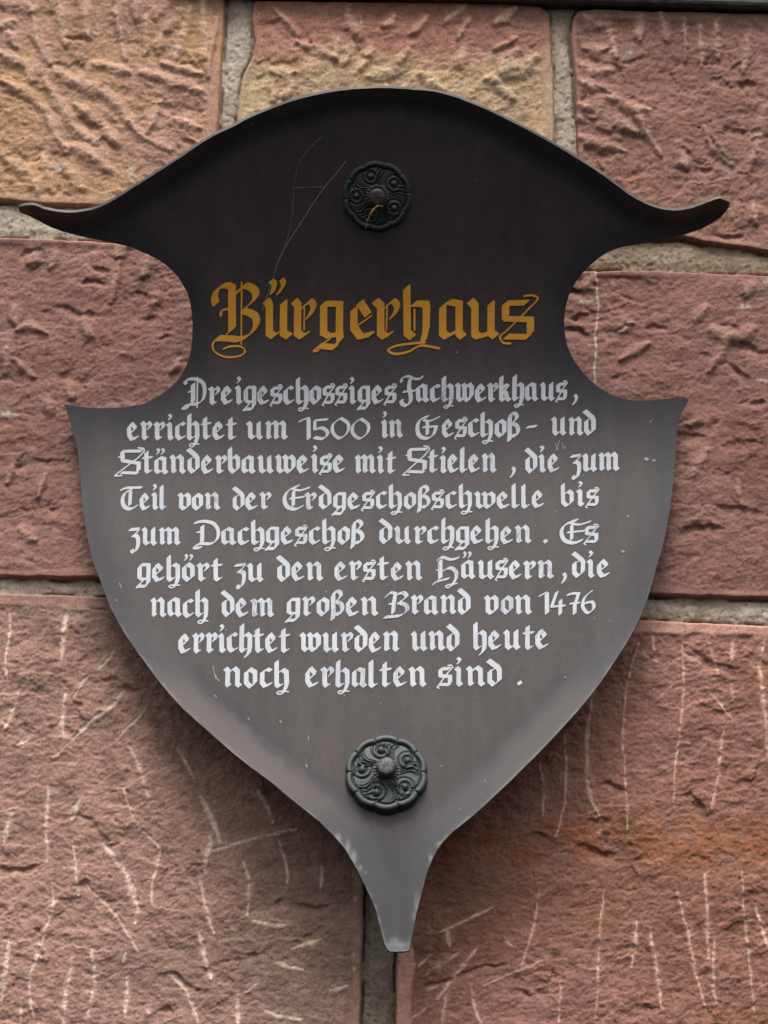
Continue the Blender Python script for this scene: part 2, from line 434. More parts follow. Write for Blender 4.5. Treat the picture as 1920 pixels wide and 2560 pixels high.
stones = {
 # name: polygon, base sRGB, second sRGB, relief, stretch, mark lightness, edge margins [(segment, width)]
 'a': dict(poly=[(W0,H0),(566,H0),(565,0),(560,120),(553,240),(547,330),(545,440),(546,524),(300,530),(120,522),(0,512),(W0,498)],
           c=(178, 138, 116), c2=(182, 142, 104), rel=0.68, ax=1.3, rot=0.25, mk=0.42, seed=11, mar=[((565,0),(546,524),36),((546,524),(0,512),14)],
           label='pinkish yellow hammered sandstone block'),
 'b': dict(poly=[(640,10),(1000,13),(1200,14),(1310,17),(1350,24),(1372,44),(1378,90),(1383,200),(1385,330),(1386,600),(590,560),(592,310),(598,250),(608,195),(631,150),(637,112),(628,60),(632,25)],
           c=(166, 116, 98), c2=(184, 156, 120), rel=0.65, ax=1.2, rot=-0.2, mk=0.38, seed=23, mar=[((1378,90),(1385,330),30)],
           label='half pink half ochre sandstone block'),
 'c': dict(poly=[(1440,36),(1480,31),(1920,42),(W1,50),(W1,662),(1920,640),(1840,628),(1760,618),(1700,603),(1600,604),(1440,600),(1441,380),(1434,200),(1424,100),(1426,60)],
           c=(150,110,99), c2=(142,102,90), rel=0.7, ax=1.2, rot=-0.15, mk=0.30, seed=37, mar=[((1440,36),(1920,42),22),((1424,60),(1441,380),14)],
           label='dull purple pink sandstone block'),
 'd': dict(poly=[(W0,590),(0,599),(150,604),(330,616),(1150,640),(1155,1470),(260,1453),(0,1449),(W0,1440)],
           c=(152,112,101), c2=(146,104,93), rel=0.5, ax=2.0, rot=-0.08, mk=0.24, seed=41, mar=[((0,599),(330,616),10),((0,1449),(260,1453),20)],
           label='mauve sandstone block'),
 'e': dict(poly=[(1235,660),(1450,685),(1560,681),(1700,686),(1920,694),(W1,706),(W1,1512),(1920,1503),(1620,1495),(1240,1480)],
           c=(148,106,95), c2=(138,96,84), rel=0.58, ax=1.8, rot=-0.1, mk=0.24, seed=53, mar=[((1450,685),(1920,694),12),((1620,1495),(1920,1503),14)],
           label='mauve red sandstone block'),
 'f': dict(poly=[(W0,1478),(0,1487),(140,1490),(280,1496),(906,1520),(908,2200),(907,2330),(904,2450),(902,2560),(899,H1),(W0,H1)],
           c=(174, 134, 118), c2=(152, 120, 107), rel=0.62, ax=1.2, rot=0.1, mk=0.62, seed=67, mar=[((0,1487),(280,1496),34),((908,2200),(902,2560),22)],
           label='brown pink chiselled sandstone block'),
 'g': dict(poly=[(993,1530),(1560,1552),(1700,1557),(1920,1568),(W1,1582),(W1,H1),(984,H1),(987,2560),(989,2450),(991,2370),(993,2200)],
           c=(158, 112, 98), c2=(146, 100, 80), rel=0.72, ax=1.3, rot=-0.1, mk=0.55, seed=79, mar=[((989,2300),(987,2560),42),((1500,1548),(1700,1559),34),((1700,1559),(1920,1570),26)],
           label='red brown chiselled sandstone block'),
}

def axis(lo, hi, f0, f1, fine, coarse):
    a = list(np.arange(lo, f0, coarse)) + list(np.arange(f0, f1, fine)) + list(np.arange(f1, hi + coarse, coarse))
    return np.array(sorted(set(a)))

FINE = 3.0
AU = axis(W0, W1, -30, 1950, FINE, 14.0)
AV = axis(H0, H1, -30, 2590, FINE, 14.0)

def grid_mesh(name, mask, U, V, Hm, col, mat, parent):
    """mesh of the grid cells whose corners are all in mask; height Hm (m) in front of the wall plane"""
    cell = mask[:-1, :-1] & mask[1:, :-1] & mask[:-1, 1:] & mask[1:, 1:]
    idx = -np.ones(mask.shape, np.int64)
    used = np.zeros(mask.shape, bool)
    for a in (0, 1):
        for b in (0, 1):
            used[a:mask.shape[0] - 1 + a, b:mask.shape[1] - 1 + b] |= cell
    idx[used] = np.arange(used.sum())
    j, i = np.nonzero(cell)
    faces = np.stack([idx[j + 1, i], idx[j + 1, i + 1], idx[j, i + 1], idx[j, i]], 1)
    x, y, z = ray_at(U[used], V[used], 0.0)
    co = np.stack([x, -Hm[used], z], 1)
    return mesh_obj(name, co, faces, mat, parent, True, col[used])

wall = empty('sandstone_wall', (0, 0, 0))
tag(wall, 'rough pink sandstone ashlar wall with pale mortar joints behind the shield sign', 'wall')

UU, VV = np.meshgrid(AU, AV)
all_sd = np.full(UU.shape, -1e9)

for key, st in stones.items():
    poly = st['poly']
    px = [p[0] for p in poly]; py = [p[1] for p in poly]
    i0 = max(0, np.searchsorted(AU, min(px) - 12) - 1); i1 = np.searchsorted(AU, max(px) + 12) + 1
    j0 = max(0, np.searchsorted(AV, min(py) - 12) - 1); j1 = np.searchsorted(AV, max(py) + 12) + 1
    u = UU[j0:j1, i0:i1]; v = VV[j0:j1, i0:i1]
    sd_ = st['seed']
    sdist = poly_sd(u, v, poly)
    sdist = sdist + 2.6 * fbm(u, v, 46, sd_ + 900, 4)
    all_sd[j0:j1, i0:i1] = np.maximum(all_sd[j0:j1, i0:i1], sdist)
    # drafted margins
    m = sstep(sdist, 3, 26)
    md = np.zeros(u.shape)
    for (p0, p1, w) in st['mar']:
        dd, _ = seg_dist(u, v, *p0, *p1)
        wv = w * (1 + 0.22 * fbm(u, v, 90, sd_ + 70, 3))
        k = sstep(dd, wv - 4, wv + 5)
        md = np.maximum(md, 1 - k)
        m = m * (0.12 + 0.88 * k)
    ax, rot = st['ax'], st['rot']
    wu = u + 22 * fbm(u, v, 80, sd_ + 3, 3); wv_ = v + 22 * fbm(u, v, 80, sd_ + 5, 3)
    big = fbm(wu, wv_, 210, sd_ + 1, 3, ax, rot)
    mid = fbm(wu, wv_, 72, sd_ + 2, 3, ax, rot)
    # hackly broken faces: terraces with a sharp lower lip
    q = (fbm(wu, wv_, 95, sd_ + 7, 3, ax, rot) + 1) * 3.2
    fr = q - np.floor(q)
    terr = (np.floor(q) + sstep(fr, 0.0, 0.22)) / 3.2 - 1
    q2 = (fbm(u, v, 34, sd_ + 8, 3, ax * 1.3, rot) + 1) * 2.6
    fr2 = q2 - np.floor(q2)
    terr2 = (np.floor(q2) + sstep(fr2, 0.0, 0.3)) / 2.6 - 1
    patch = sstep(fbm(u, v, 160, sd_ + 9, 2), -0.25, 0.3)
    fine = fbm(u, v, 16, sd_ + 10, 3, 1.5, rot, 0.75)
    relief = (0.0050 * big + 0.0020 * mid + 0.0018 * terr + 0.0014 * patch * terr2
              + (0.0007 + 0.0007 * patch) * fine)
    fu = u + 16 * fbm(u, v, 34, sd_ + 81, 4); fv = v + 12 * fbm(u, v, 34, sd_ + 83, 4)
    relief = relief * 0.8 + 0.0021 * (0.35 + 0.65 * patch) * facets(fu, fv, 44, sd_ + 85, ax * 1.5, rot) + 0.0009 * facets(fu, fv, 15, sd_ + 89, ax * 1.3, rot)
    relief *= st['rel']
    h = 0.0125 + (relief - 0.001) * m + 0.0004 * fine + 0.00045 * m * vnoise(u, v, 4.2, sd_ + 12)
    # gouges
    dark = np.zeros(u.shape)
    for (pl, w, dep) in gouges.get(key, []):
        pu = [p[0] for p in pl]; pv = [p[1] for p in pl]
        sel = (u > min(pu) - 60) & (u < max(pu) + 60) & (v > min(pv) - 60) & (v < max(pv) + 60)
        us, vs = u[sel], v[sel]
        if us.size == 0: continue
        us2 = us + 14 * fbm(us, vs, 40, sd_ + 31, 4); vs2 = vs + 14 * fbm(us, vs, 40, sd_ + 33, 4)
        best = np.full(us.shape, 1e9); side = np.zeros(us.shape)
        for a, b in zip(pl[:-1], pl[1:]):
            dd, t = seg_dist(us2, vs2, *a, *b)
            cy = a[1] + t * (b[1] - a[1])
            upd = dd < best
            side = np.where(upd, vs2 - cy, side)
            best = np.minimum(best, dd)
        # a steep upper lip, gentle lower side (so the overhang shades it)
        side = side + 0.3 * w * fbm(us, vs, 30, sd_ + 35, 3)
        prof = np.where(side < 0, 1 - sstep(best, 0, w * 0.45), 1 - sstep(best, 0, w * 1.9))
        prof = prof * np.clip(0.55 + 0.9 * fbm(us, vs, 38, sd_ + 36, 3), 0.05, 1.1)
        h[sel] -= dep * 0.62 * prof * m[sel]
    # tool marks: crushed pale lines
    mk = np.zeros(u.shape)
    rnd = random.Random(sd_)
    for pl in marks.get(key, []):
        pl = catmull(pl, 4) if len(pl) > 2 else pl
        pu = [p[0] for p in pl]; pv = [p[1] for p in pl]
        sel = (u > min(pu) - 16) & (u < max(pu) + 16) & (v > min(pv) - 16) & (v < max(pv) + 16)
        us, vs = u[sel], v[sel]
        if us.size == 0: continue
        us2 = us + 3.2 * fbm(us, vs, 30, sd_ + 41, 3)
        best = np.full(us.shape, 1e9); tt = np.zeros(us.shape)
        n = len(pl) - 1
        for i, (a, b) in enumerate(zip(pl[:-1], pl[1:])):
            dd, t = seg_dist(us2, vs, *a, *b)
            upd = dd < best
            tt = np.where(upd, (i + t) / n, tt)
            best = np.minimum(best, dd)
        w = (rnd.uniform(5, 10) if key in 'abcde' else rnd.uniform(3.0, 5.6) if key == 'g' else rnd.uniform(3.4, 7.6)) * (1 + 0.5 * fbm(us, vs, 30, sd_ + 43, 2))
        w = w * (0.35 + 0.65 * np.sin(np.pi * np.clip(tt, 0.03, 0.97)) ** 0.5)
        a_ = (1 - sstep(best, w * 0.4, w * 1.35)) * np.clip(0.85 + 1.0 * fbm(us, vs, 20, sd_ + 45, 4), 0.12, 1)
        mk[sel] = np.maximum(mk[sel], a_ * rnd.uniform(0.75, 1.0))
        soft = 1 - sstep(best, 0, w * 3.2)
        mk[sel] = np.maximum(mk[sel], soft * 0.26 * np.clip(0.7 + 0.9 * fbm(us, vs, 12, sd_ + 47, 3), 0, 1))
        ridge = 0.0036 if key in 'abcde' else 0.0009
        h[sel] += ridge * soft - (0.0004 if key in 'abcde' else 0.0016) * a_
    # rounded arrises
    h = h - 0.010 * (1 - sstep(sdist, -1, 7)) ** 2 - 0.012 * (1 - sstep(sdist, -7, 1))
    # colour of the stone itself
    c1, c2 = lin(*st['c']), lin(*st['c2'])
    t = sstep(fbm(u, v, 260, sd_ + 51, 4, 1.6, rot), -0.5, 0.5)
    if key == 'b':
        line = 150 + 40 * fbm(u, v, 150, sd_ + 52, 3) + np.where(u < 760, 0.0, (u - 760) * 0.03)
        t = sstep(v - line + 26 * fbm(u, v, 26, sd_ + 59, 3), -48, 48)
        t = t * (1 - 0.35 * sstep(fbm(u, v, 60, sd_ + 53, 3), 0.1, 0.6))
    if key == 'a':
        t = sstep(fbm(u, v, 200, sd_ + 54, 4) + 0.45 * sstep(v, 250, 520) * sstep(-u, -420, -60) - 0.05, -0.2, 0.45)
    col = c1[None, None] * (1 - t[..., None]) + c2[None, None] * t[..., None]
    hv = (0.16 * sstep(fbm(u, v, 90, sd_ + 57, 4), -0.1, 0.5))[..., None]
    col = col * (1 - hv) + lin(132, 108, 108) * hv
    var = 1 + 0.19 * fbm(u, v, 70, sd_ + 55, 5, 1.6, rot) + 0.12 * fbm(u, v, 14, sd_ + 56, 3)
    col = col * var[..., None]
    if key == 'g':      # iron-stained bedding band
        bc = 2105 + 30 * fbm(u, v, 260, 5, 3) + (u - 1500) * -0.01
        band = np.exp(-(np.abs(v - bc + 30 * fbm(u, v, 46, 7, 4)) / 58.0) ** 2.5) * sstep(fbm(u, v, 40, 6, 4), -0.6, 0.2)
        col = col * (1 - 0.8 * band[..., None]) + lin(156, 92, 58) * 0.8 * band[..., None]
        gs = np.exp(-(((u - 1568) / 34) ** 2 + ((v - 2082) / 40) ** 2))
        col = col * (1 - 0.6 * gs[..., None]) + lin(104, 88, 68) * 0.6 * gs[..., None]
    if key in 'ac':
        gr = sstep(fbm(u, v, 48, sd_ + 58, 4), 0.28, 0.6) * 0.35
        col = col * (1 - gr[..., None]) + lin(150, 104, 70) * gr[..., None]
    if key == 'f':
        gr = sstep(fbm(u, v, 40, sd_ + 58, 4), 0.05, 0.5) * 0.45 * (1 - sstep(v, 1950, 2300))
        col = col * (1 - gr[..., None]) + lin(112, 92, 82) * gr[..., None]
    # bruised margins are paler
    pal = lin(186, 140, 122) if key != 'g' else lin(206, 152, 134)
    pm = (md * {'a': .35, 'b': .2, 'c': .25, 'd': .3, 'e': .15, 'f': .35, 'g': .95}[key] * sstep(sdist, 0, 6))[..., None]
    col = col * (1 - pm) + pal * pm
    mc = lin(226, 196, 176) if key in 'fg' else lin(204, 168, 148)
    if key == 'g': mc = lin(222, 178, 158)
    if key == 'b': mc = lin(206, 178, 146)
    mm = (mk * st['mk'] * (1.9 if key in 'fg' else 1.6)).clip(0, 0.95)[..., None]
    col = col * (1 - mm) + mc * mm
    # white lime flecks and droppings
    fl = sstep(vnoise(u, v, 9, sd_ + 61) * 0.5 + 0.5 * vnoise(u, v, 4.5, sd_ + 62), 0.86, 0.95) * sstep(fbm(u, v, 120, sd_ + 63, 2), 0.0, 0.3)
    spots = {'a': [(155,428,14,9),(330,438,10,12),(110,183,3,4)], 'd': [(129,606,4,3),(25,1042,20,9)], 'c': [(1528,138,8,3),(1570,142,8,8),(1560,150,12,4)],
             'e': [(1530,714,5,4),(1462,761,20,4),(1856,774,14,6),(1877,800,7,3),(1915,712,10,7),(1905,960,14,4)],
             'f': [(888,2250,5,8),(888,2390,6,6),(885,2425,6,5)], 'b': [(903,60,2.5,11),(870,30,8,12)], 'g': [(1498,2085,9,5)]}.get(key, [])
    for (sx, sy, rx, ry) in spots:
        g = np.exp(-((((u - sx) / rx) ** 2 + ((v - sy) / ry) ** 2) ** 1.5)) * np.clip(0.75 + 0.9 * fbm(u, v, 8, 99, 2), 0, 1)
        fl = np.maximum(fl, g)
    if key == 'e':      # thin lime run trickling down from the joint
        for a, b in zip(*(lambda L: (L[:-1], L[1:]))([(1486,688),(1488,705),(1491,712),(1491,750),(1495,770),(1491,810),(1486,845),(1489,880),(1484,925),(1486,962)])):
            dd, _ = seg_dist(u, v, *a, *b)
            fl = np.maximum(fl, (1 - sstep(dd, 1.0, 3.6)) * 0.8)
    fl = (fl * 0.8)[..., None]
    col = col * (1 - fl) + lin(205, 196, 184) * fl
    mask = sdist > -9
    lum = (col * np.array([.3, .6, .1])).sum(-1, keepdims=True)
    col = (col * 0.86 + lum * 0.14) * np.array([1.03, 1.0, 0.97])
    so = grid_mesh('stone_block', mask, u, v, h, np.clip(col, 0.01, 0.9), M_STONE, wall)
    so['label'] = st['label']

# mortar bed: one sheet showing between the blocks
jm = all_sd < 10
hm = 0.0035 + 0.0016 * fbm(UU, VV, 60, 301, 4) + 0.0006 * fbm(UU, VV, 10, 303, 3)
hm = hm + 0.0030 * sstep(-all_sd, 4, 26) * 0.6
# struck vertical joints sit deeper and darker in the top course; the bed joint at right is patched proud
t = sstep(fbm(UU, VV, 90, 305, 4), -0.5, 0.5)
mcol = lin(192, 180, 165)[None, None] * (1 - t[..., None]) + lin(168, 153, 136)[None, None] * t[..., None]
right = sstep(UU, 1400, 1480) * sstep(VV, 560, 600) * (1 - sstep(VV, 720, 760))
mcol = mcol * (1 - right[..., None] * 0.6) + lin(150, 126, 100) * right[..., None] * 0.6
left = (1 - sstep(UU, 250, 420)) * (1 - sstep(VV, 620, 700))
mcol = mcol * (1 - left[..., None] * 0.6) + lin(200, 190, 170) * left[..., None] * 0.6
low = sstep(UU, 860, 900) * (1 - sstep(UU, 1000, 1020)) * sstep(VV, 2100, 2200)
mcol = mcol * (1 - low[..., None] * 0.7) + (lin(108, 96, 84)[None, None] * (1 + 0.25 * fbm(UU, VV, 26, 311, 3))[..., None]) * low[..., None] * 0.7
pits = sstep(fbm(UU, VV, 9, 307, 2) , 0.32, 0.55)
hm -= 0.0008 * pits
hm = hm + 0.0004 * vnoise(UU, VV, 5, 313) + 0.0003 * facets(UU, VV, 14, 321)
mcol = mcol * (1 + 0.12 * vnoise(UU, VV, 6, 315) + 0.16 * fbm(UU, VV, 30, 317, 4))[..., None]
mcol = mcol * (1 - 0.3 * pits[..., None])
gap = (1 - sstep(np.abs(all_sd + 3), 1.0, 4.0)) * sstep(fbm(UU, VV, 60, 319, 3), -0.3, 0.3)
hm = hm - 0.004 * gap
mcol = mcol * (1 - 0.5 * gap[..., None])
# brown staining along the joint edges
stn = sstep(fbm(UU, VV, 30, 309, 3), 0.0, 0.5) * (1 - sstep(-all_sd, 2, 14)) * 0.5
mcol = mcol * (1 - stn[..., None]) + lin(110, 88, 68) * stn[..., None]
grid_mesh('mortar', jm, UU, VV, hm, np.clip(mcol, 0.01, 0.9), M_MORTAR, wall)
# solid body of the wall behind the face stones
def box(name, lo, hi, mat, parent, bev=0.0):
    import bmesh
    bm = bmesh.new()
    bmesh.ops.create_cube(bm, size=1)
    for vtx in bm.verts:
        vtx.co = Vector([(lo[k] + hi[k]) / 2 + vtx.co[k] * (hi[k] - lo[k]) for k in range(3)])
    if bev:
        bmesh.ops.bevel(bm, geom=bm.edges[:], offset=bev, segments=3, affect='EDGES', profile=0.6)
    me = bpy.data.meshes.new(name); bm.to_mesh(me); bm.free()
    me.materials.append(mat)
    return link(bpy.data.objects.new(name, me), parent)
M_CORE = simple_mat('wall_core_mortar', (0.2, 0.17, 0.14), (0.28, 0.25, 0.21), 40, 0.9)
xa, _, za = ray_at(W0 + 12, H1 - 12, 0.0); xb, _, zb = ray_at(W1 - 12, H0 + 12, 0.0)
box('wall_core', (float(xa), 0.022, float(za)), (float(xb), 0.32, float(zb)), M_CORE, wall)

# ------------------------------------------------------------------ ledge above
ledge = empty('stone_ledge', (0, 0, 0))
tag(ledge, 'dark projecting ledge above the top course, crossing the upper edge of the photo', 'ledge')
def ledge_mesh():
    lx, _, lz = ray_at(420, -2, 0.0); rx, _, rz = ray_at(W1, 53, 0.0)
    pts = []
    prof = [(0.030, 0.0), (-0.022, 0.0), (-0.027, 0.0010), (-0.0285, 0.004), (-0.029, 0.030), (-0.0265, 0.036), (0.030, 0.042)]
    n = 90
    vs, fs = [], []
    rn = random.Random(5)
    for i in range(n + 1):
        t = i / n
        x = float(lx) * (1 - t) + float(rx) * t; z = float(lz) * (1 - t) + float(rz) * t
        w = rn.uniform(-0.0006, 0.0006)
        for k, (py, pz) in enumerate(prof):
            vs.append((x, py + (w if k not in (0, 6) else 0), z + pz + (w if k in (1, 2) else 0)))
    m = len(prof)
    for i in range(n):
        for k in range(m):
            k2 = (k + 1) % m
            fs.append((i * m + k, i * m + k2, (i + 1) * m + k2, (i + 1) * m + k))
    fs.append(tuple(range(m))[::-1]); fs.append(tuple(n * m + k for k in range(m)))
    return vs, fs
vs, fs = ledge_mesh()
lo_ = mesh_obj('ledge_slab', vs, fs, M_LEDGE, ledge, False)

# ------------------------------------------------------------------ the shield sign
sign = empty('shield_sign', (0, 0, 0))
tag(sign, 'dark brown shield shaped metal sign with Gothic lettering and two rosettes, bolted to the wall', 'sign')

# outline, photo pixels; K = sharp corner
top = [(46,519),(60,514),(87,513),(116,524),(174,531),(231,524),(278,503),(347,460),(434,405),(521,347),(579,318),(637,289),(723,255),(810,233),(885,223),(960,220),
       (1035,224),(1105,233),(1191,263),(1278,304),(1365,350),(1452,402),(1510,440),(1568,483),(1614,509),(1660,524),(1701,525),(1735,518),(1770,505),(1799,496),(1825,506)]
arm_r = [(1825,506),(1822,518),(1812,532),(1793,550),(1735,579),(1654,599),(1608,609),(1550,619),(1508,638),(1465,673),(1438,708),(1419,750),(1411,796),(1413,839),
         (1423,877),(1446,916),(1481,955),(1519,982),(1550,995),(1589,1001),(1635,1000),(1681,995),(1708,992),(1720,997)]
side_r = [(1720,997),(1718,1009),(1704,1032),(1697,1055),(1693,1082),(1691,1120),(1687,1160),(1678,1250),(1660,1350),(1638,1430),(1617,1500),(1585,1574),(1539,1649),(1492,1718),
          (1440,1782),(1353,1875),(1284,1944),(1191,2031),(1116,2094),(1076,2158),(1055,2228),(1041,2285),(1032,2330),(1022,2377)]
tip = [(1022,2377),(1000,2379),(976,2379)]
side_l = [(976,2379),(964,2366),(954,2329),(936,2266),(913,2215),(893,2175),(875,2144),(856,2114),(799,2054),(741,2008),(671,1950),(608,1903),(521,1828),(463,1776),
          (405,1712),(370,1666),(324,1602),(278,1522),(249,1446),(231,1400),(218,1340),(206,1260),(200,1180),(193,1120),(181,1078),(170,1039),(161,1010)]
arm_l = [(161,1010),(193,1016),(239,1020),(293,1019),(336,1014),(370,1005),(409,981),(440,955),(463,920),(476,881),(481,835),(480,789),(473,746),(455,708),(428,673),
         (390,646),(347,627),(324,617),(270,605),(208,592),(154,578),(116,563),(77,542),(52,532),(46,519)]
OUT = []; WT = []
def wt(kind, x, y):
    if kind == 'top': return 1.0
    if kind in ('side_r', 'side_l'): return 0.26 * float(sstep(np.array(y), 1450, 1800))
    if kind == 'tip': return 0.26
    return 0.0
for kind, part in (('top', top), ('arm_r', arm_r), ('side_r', side_r), ('tip', tip), ('side_l', side_l), ('arm_l', arm_l)):
    cc = catmull(part, 4)[:-1]
    for p in cc:
        OUT.append(p); WT.append(wt(kind, *p))
rnd = random.Random(3)
OUT = [(x + rnd.uniform(-.5, .5), y + rnd.uniform(-.5, .5)) for x, y in OUT]

# rim curl sampled on a grid
GS = 6.0
gu = np.arange(0, 1880, GS); gv = np.arange(180, 2430, GS)
GU, GV = np.meshgrid(gu, gv)
best = np.full(GU.shape, 1e9); rim = np.zeros(GU.shape)
insd = poly_sd(GU, GV, OUT)
for i in range(len(OUT)):
    a = OUT[i]; b = OUT[(i + 1) % len(OUT)]
    dd, t = seg_dist(GU, GV, *a, *b)
    w = WT[i] * (1 - t) + WT[(i + 1) % len(OUT)] * t
    Rr = 62 + 26 * (1 - w)
    pw = 2.0 - 0.65 * (1 - sstep(np.array(w), 0.4, 0.9))
    inside_prof = w * np.where(insd > 0, np.clip(1 - dd / Rr, 0, 1) ** pw, (1 + np.minimum(dd, 40) / Rr) ** 2 * (dd < best + 1))
    rim = np.where(insd > 0, np.maximum(rim, inside_prof), np.where(dd <= best, inside_prof, rim))
    best = np.minimum(best, dd)
for _ in range(3):
    p = np.pad(rim, 1, mode='edge')
    rim = (p[:-2, 1:-1] + p[2:, 1:-1] + p[1:-1, :-2] + p[1:-1, 2:] + 2 * p[1:-1, 1:-1]) / 6
RIM_A = 0.016
def sample(G, u, v):
    x = np.clip((np.asarray(u, float) - gu[0]) / GS, 0, len(gu) - 1.001); y = np.clip((np.asarray(v, float) - gv[0]) / GS, 0, len(gv) - 1.001)
    i = x.astype(int); j = y.astype(int); fx = x - i; fy = y - j
    return (G[j, i] * (1 - fx) + G[j, i + 1] * fx) * (1 - fy) + (G[j + 1, i] * (1 - fx) + G[j + 1, i + 1] * fx) * fy

Z0 = float(ray_at(960, 1290, -0.02)[2])
_zt = np.linspace(-0.9, 0.9, 1801)
_sl = -0.155 + 0.67 * sstep(_zt, 0.0, 0.30)      # the head bends forward, the body leans back a little
_ht = np.concatenate([[0], np.cumsum((_sl[1:] + _sl[:-1]) * 0.5 * (_zt[1] - _zt[0]))])
_ht = _ht - _ht.min() + 0.028
def curve_h(z):
    """depth of the bowed sheet in front of the wall plane"""
    return np.interp(z, _zt, _ht)

def surf(u, v, off=0.0):
    u = np.asarray(u, float); v = np.asarray(v, float)
    y = np.full(u.shape, -0.04)
    r = sample(rim, u, v) * RIM_A
    for _ in range(8):
        x, _y, z = ray_at(u, v, y)
        y = -(curve_h(z) + r)
    x, _y, z = ray_at(u, v, y)
    P = np.stack([x, y, z], -1)
    if isinstance(off, np.ndarray) or off != 0.0:
        P = P + surf_n(u, v) * (off[..., None] if isinstance(off, np.ndarray) else off)
    return P

def surf_n(u, v, e=5.0):
    a = surf(u + e, v) - surf(u - e, v)
    b = surf(u, v + e) - surf(u, v - e)
    n = np.cross(a, b)
    n /= np.linalg.norm(n, axis=-1, keepdims=True)
    n = np.where(n[..., 1:2] > 0, -n, n)      # towards the viewer
    return n

def build_plate():
    step = 6.0
    pu, pv = np.meshgrid(np.arange(20, 1860, step), np.arange(200, 2400, step))
    pu = pu + (np.arange(pu.shape[0]) % 2)[:, None] * step / 2
    sd_ = poly_sd(pu, pv, OUT)
    keep = sd_ > 3.5
    iu, iv = pu[keep], pv[keep]
    n = len(OUT)
    verts = [Vector(p) for p in OUT] + [Vector((a, b)) for a, b in zip(iu, iv)]
    edges = [(i, (i + 1) % n) for i in range(n)]
    res = delaunay_2d_cdt(verts, edges, [], 1, 1e-5)
    V2 = np.array([tuple(p) for p in res[0]]); F = [tuple(f) for f in res[2]]
    front = surf(V2[:, 0], V2[:, 1])
    nn = surf_n(V2[:, 0], V2[:, 1])
    back = front - nn * 0.0034
    m = len(V2)
    # boundary loop after the CDT
    cnt = {}
    for f in F:
        for a, b in zip(f, f[1:] + f[:1]):
            cnt[(a, b)] = 1
    bnd = [(a, b) for (a, b) in cnt if (b, a) not in cnt]
    # orient: front faces towards the viewer
    f0 = F[0]
    nrm = np.cross(front[f0[1]] - front[f0[0]], front[f0[2]] - front[f0[0]])
    flip = nrm[1] > 0
    FF = [f[::-1] if flip else f for f in F]
    BF = [tuple(i + m for i in f[::-1]) for f in FF]
    # rim strip gets its own vertices so that its edge stays crisp, with a tiny bevel
    rim_v = []; rim_f = []
    base = 2 * m
    bi = {}
    for (a, b) in bnd:
        for q in (a, b):
            if q not in bi:
                bi[q] = len(rim_v)
                rim_v.append(front[q]); rim_v.append(back[q])
        ia, ib = base + bi[a], base + bi[b]
        quad = (ia, ib, ib + 1, ia + 1)
        rim_f.append(quad if flip else quad[::-1])
    allv = np.concatenate([front, back, np.array(rim_v)])
    faces = FF + BF + rim_f
    # attributes
    sdv = poly_sd(V2[:, 0], V2[:, 1], OUT)
    dcl = np.abs(sdv)
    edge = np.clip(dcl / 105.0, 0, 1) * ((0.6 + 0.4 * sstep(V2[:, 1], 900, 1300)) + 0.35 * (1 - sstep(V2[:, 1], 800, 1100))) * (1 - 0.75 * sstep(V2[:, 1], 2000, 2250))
    nz = fbm(V2[:, 0], V2[:, 1], 26, 401, 3)
    chip = (1 - sstep(dcl, 1, 6.5)) * sstep(nz, -0.25, 0.25) * sstep(V2[:, 1], 1350, 1700) * 0.42
    # bare patches left of the tail, and on its end
    for (cx, cy, rx, ry) in [(870,2120,5,16),(884,2142,7,14),(900,2170,4,6),(912,2182,3,3),(1076,2143,4,7),(1100,2110,8,4),(846,2096,5,12),(985,2352,12,8),(1003,2362,24,8),(975,2362,14,8),(1040,2262,4,30),(1035,2290,5,12)]:
        g = np.exp(-(((V2[:, 0] - cx) / rx) ** 2 + ((V2[:, 1] - cy) / ry) ** 2))
        chip = np.maximum(chip, g * (0.8 if cy < 2200 else 0.45))
    # ragged pinkish dust deposit along the lower left fold
    band_w = 62 + 30 * fbm(V2[:, 0], V2[:, 1], 44, 411, 4)
    du = (1 - sstep(dcl, band_w - 9, band_w + 7)) * sstep(V2[:, 1], 1640, 1760) * (1 - sstep(V2[:, 1], 1960, 2080)) * (V2[:, 0] < 960) * 0.5
    du += (1 - sstep(dcl, band_w - 20, band_w + 30)) * sstep(V2[:, 1], 1640, 1760) * (1 - sstep(V2[:, 1], 1900, 2050)) * (V2[:, 0] > 960) * 0.25
    V_ = V2[:, 1]
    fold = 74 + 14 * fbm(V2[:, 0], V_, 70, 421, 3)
    darkening = np.exp(-(np.abs(dcl - fold) / 20.0) ** 2) * sstep(V_, 1580, 1700) * (1 - sstep(V_, 2180, 2300)) * np.clip(0.6 + 0.9 * fbm(V2[:, 0], V_, 60, 423, 3), 0.1, 1) * 0.62  # patchy blue-black band following the fold on the lower sides
    darkening = np.maximum(darkening, 0.5 * np.exp(-(((V2[:, 0] - 968) / 17) ** 2 + ((V_ - 1810) / 18) ** 2)))
    # patchy darker tone along the edges of the neck cut-outs
    darkening = np.maximum(darkening, 0.45 * (1 - sstep(dcl, 4, 30)) * sstep(V_, 560, 640) * (1 - sstep(V_, 960, 1040)) * np.clip(0.5 + fbm(V2[:, 0], V_, 50, 425, 3), 0, 1))
    z = np.zeros(m); zr = np.zeros(len(rim_v))
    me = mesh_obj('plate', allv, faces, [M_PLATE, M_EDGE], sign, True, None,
                  {'darkening': np.concatenate([darkening, z, zr]), 'edge': np.concatenate([edge, z, zr]), 'chip': np.concatenate([chip, z, zr]), 'dust': np.concatenate([du, z, zr])})
    mi = np.zeros(len(faces), np.int32); mi[len(FF) + len(BF):] = 1
    me.data.polygons.foreach_set('material_index', mi)
    return me
plate = build_plate()

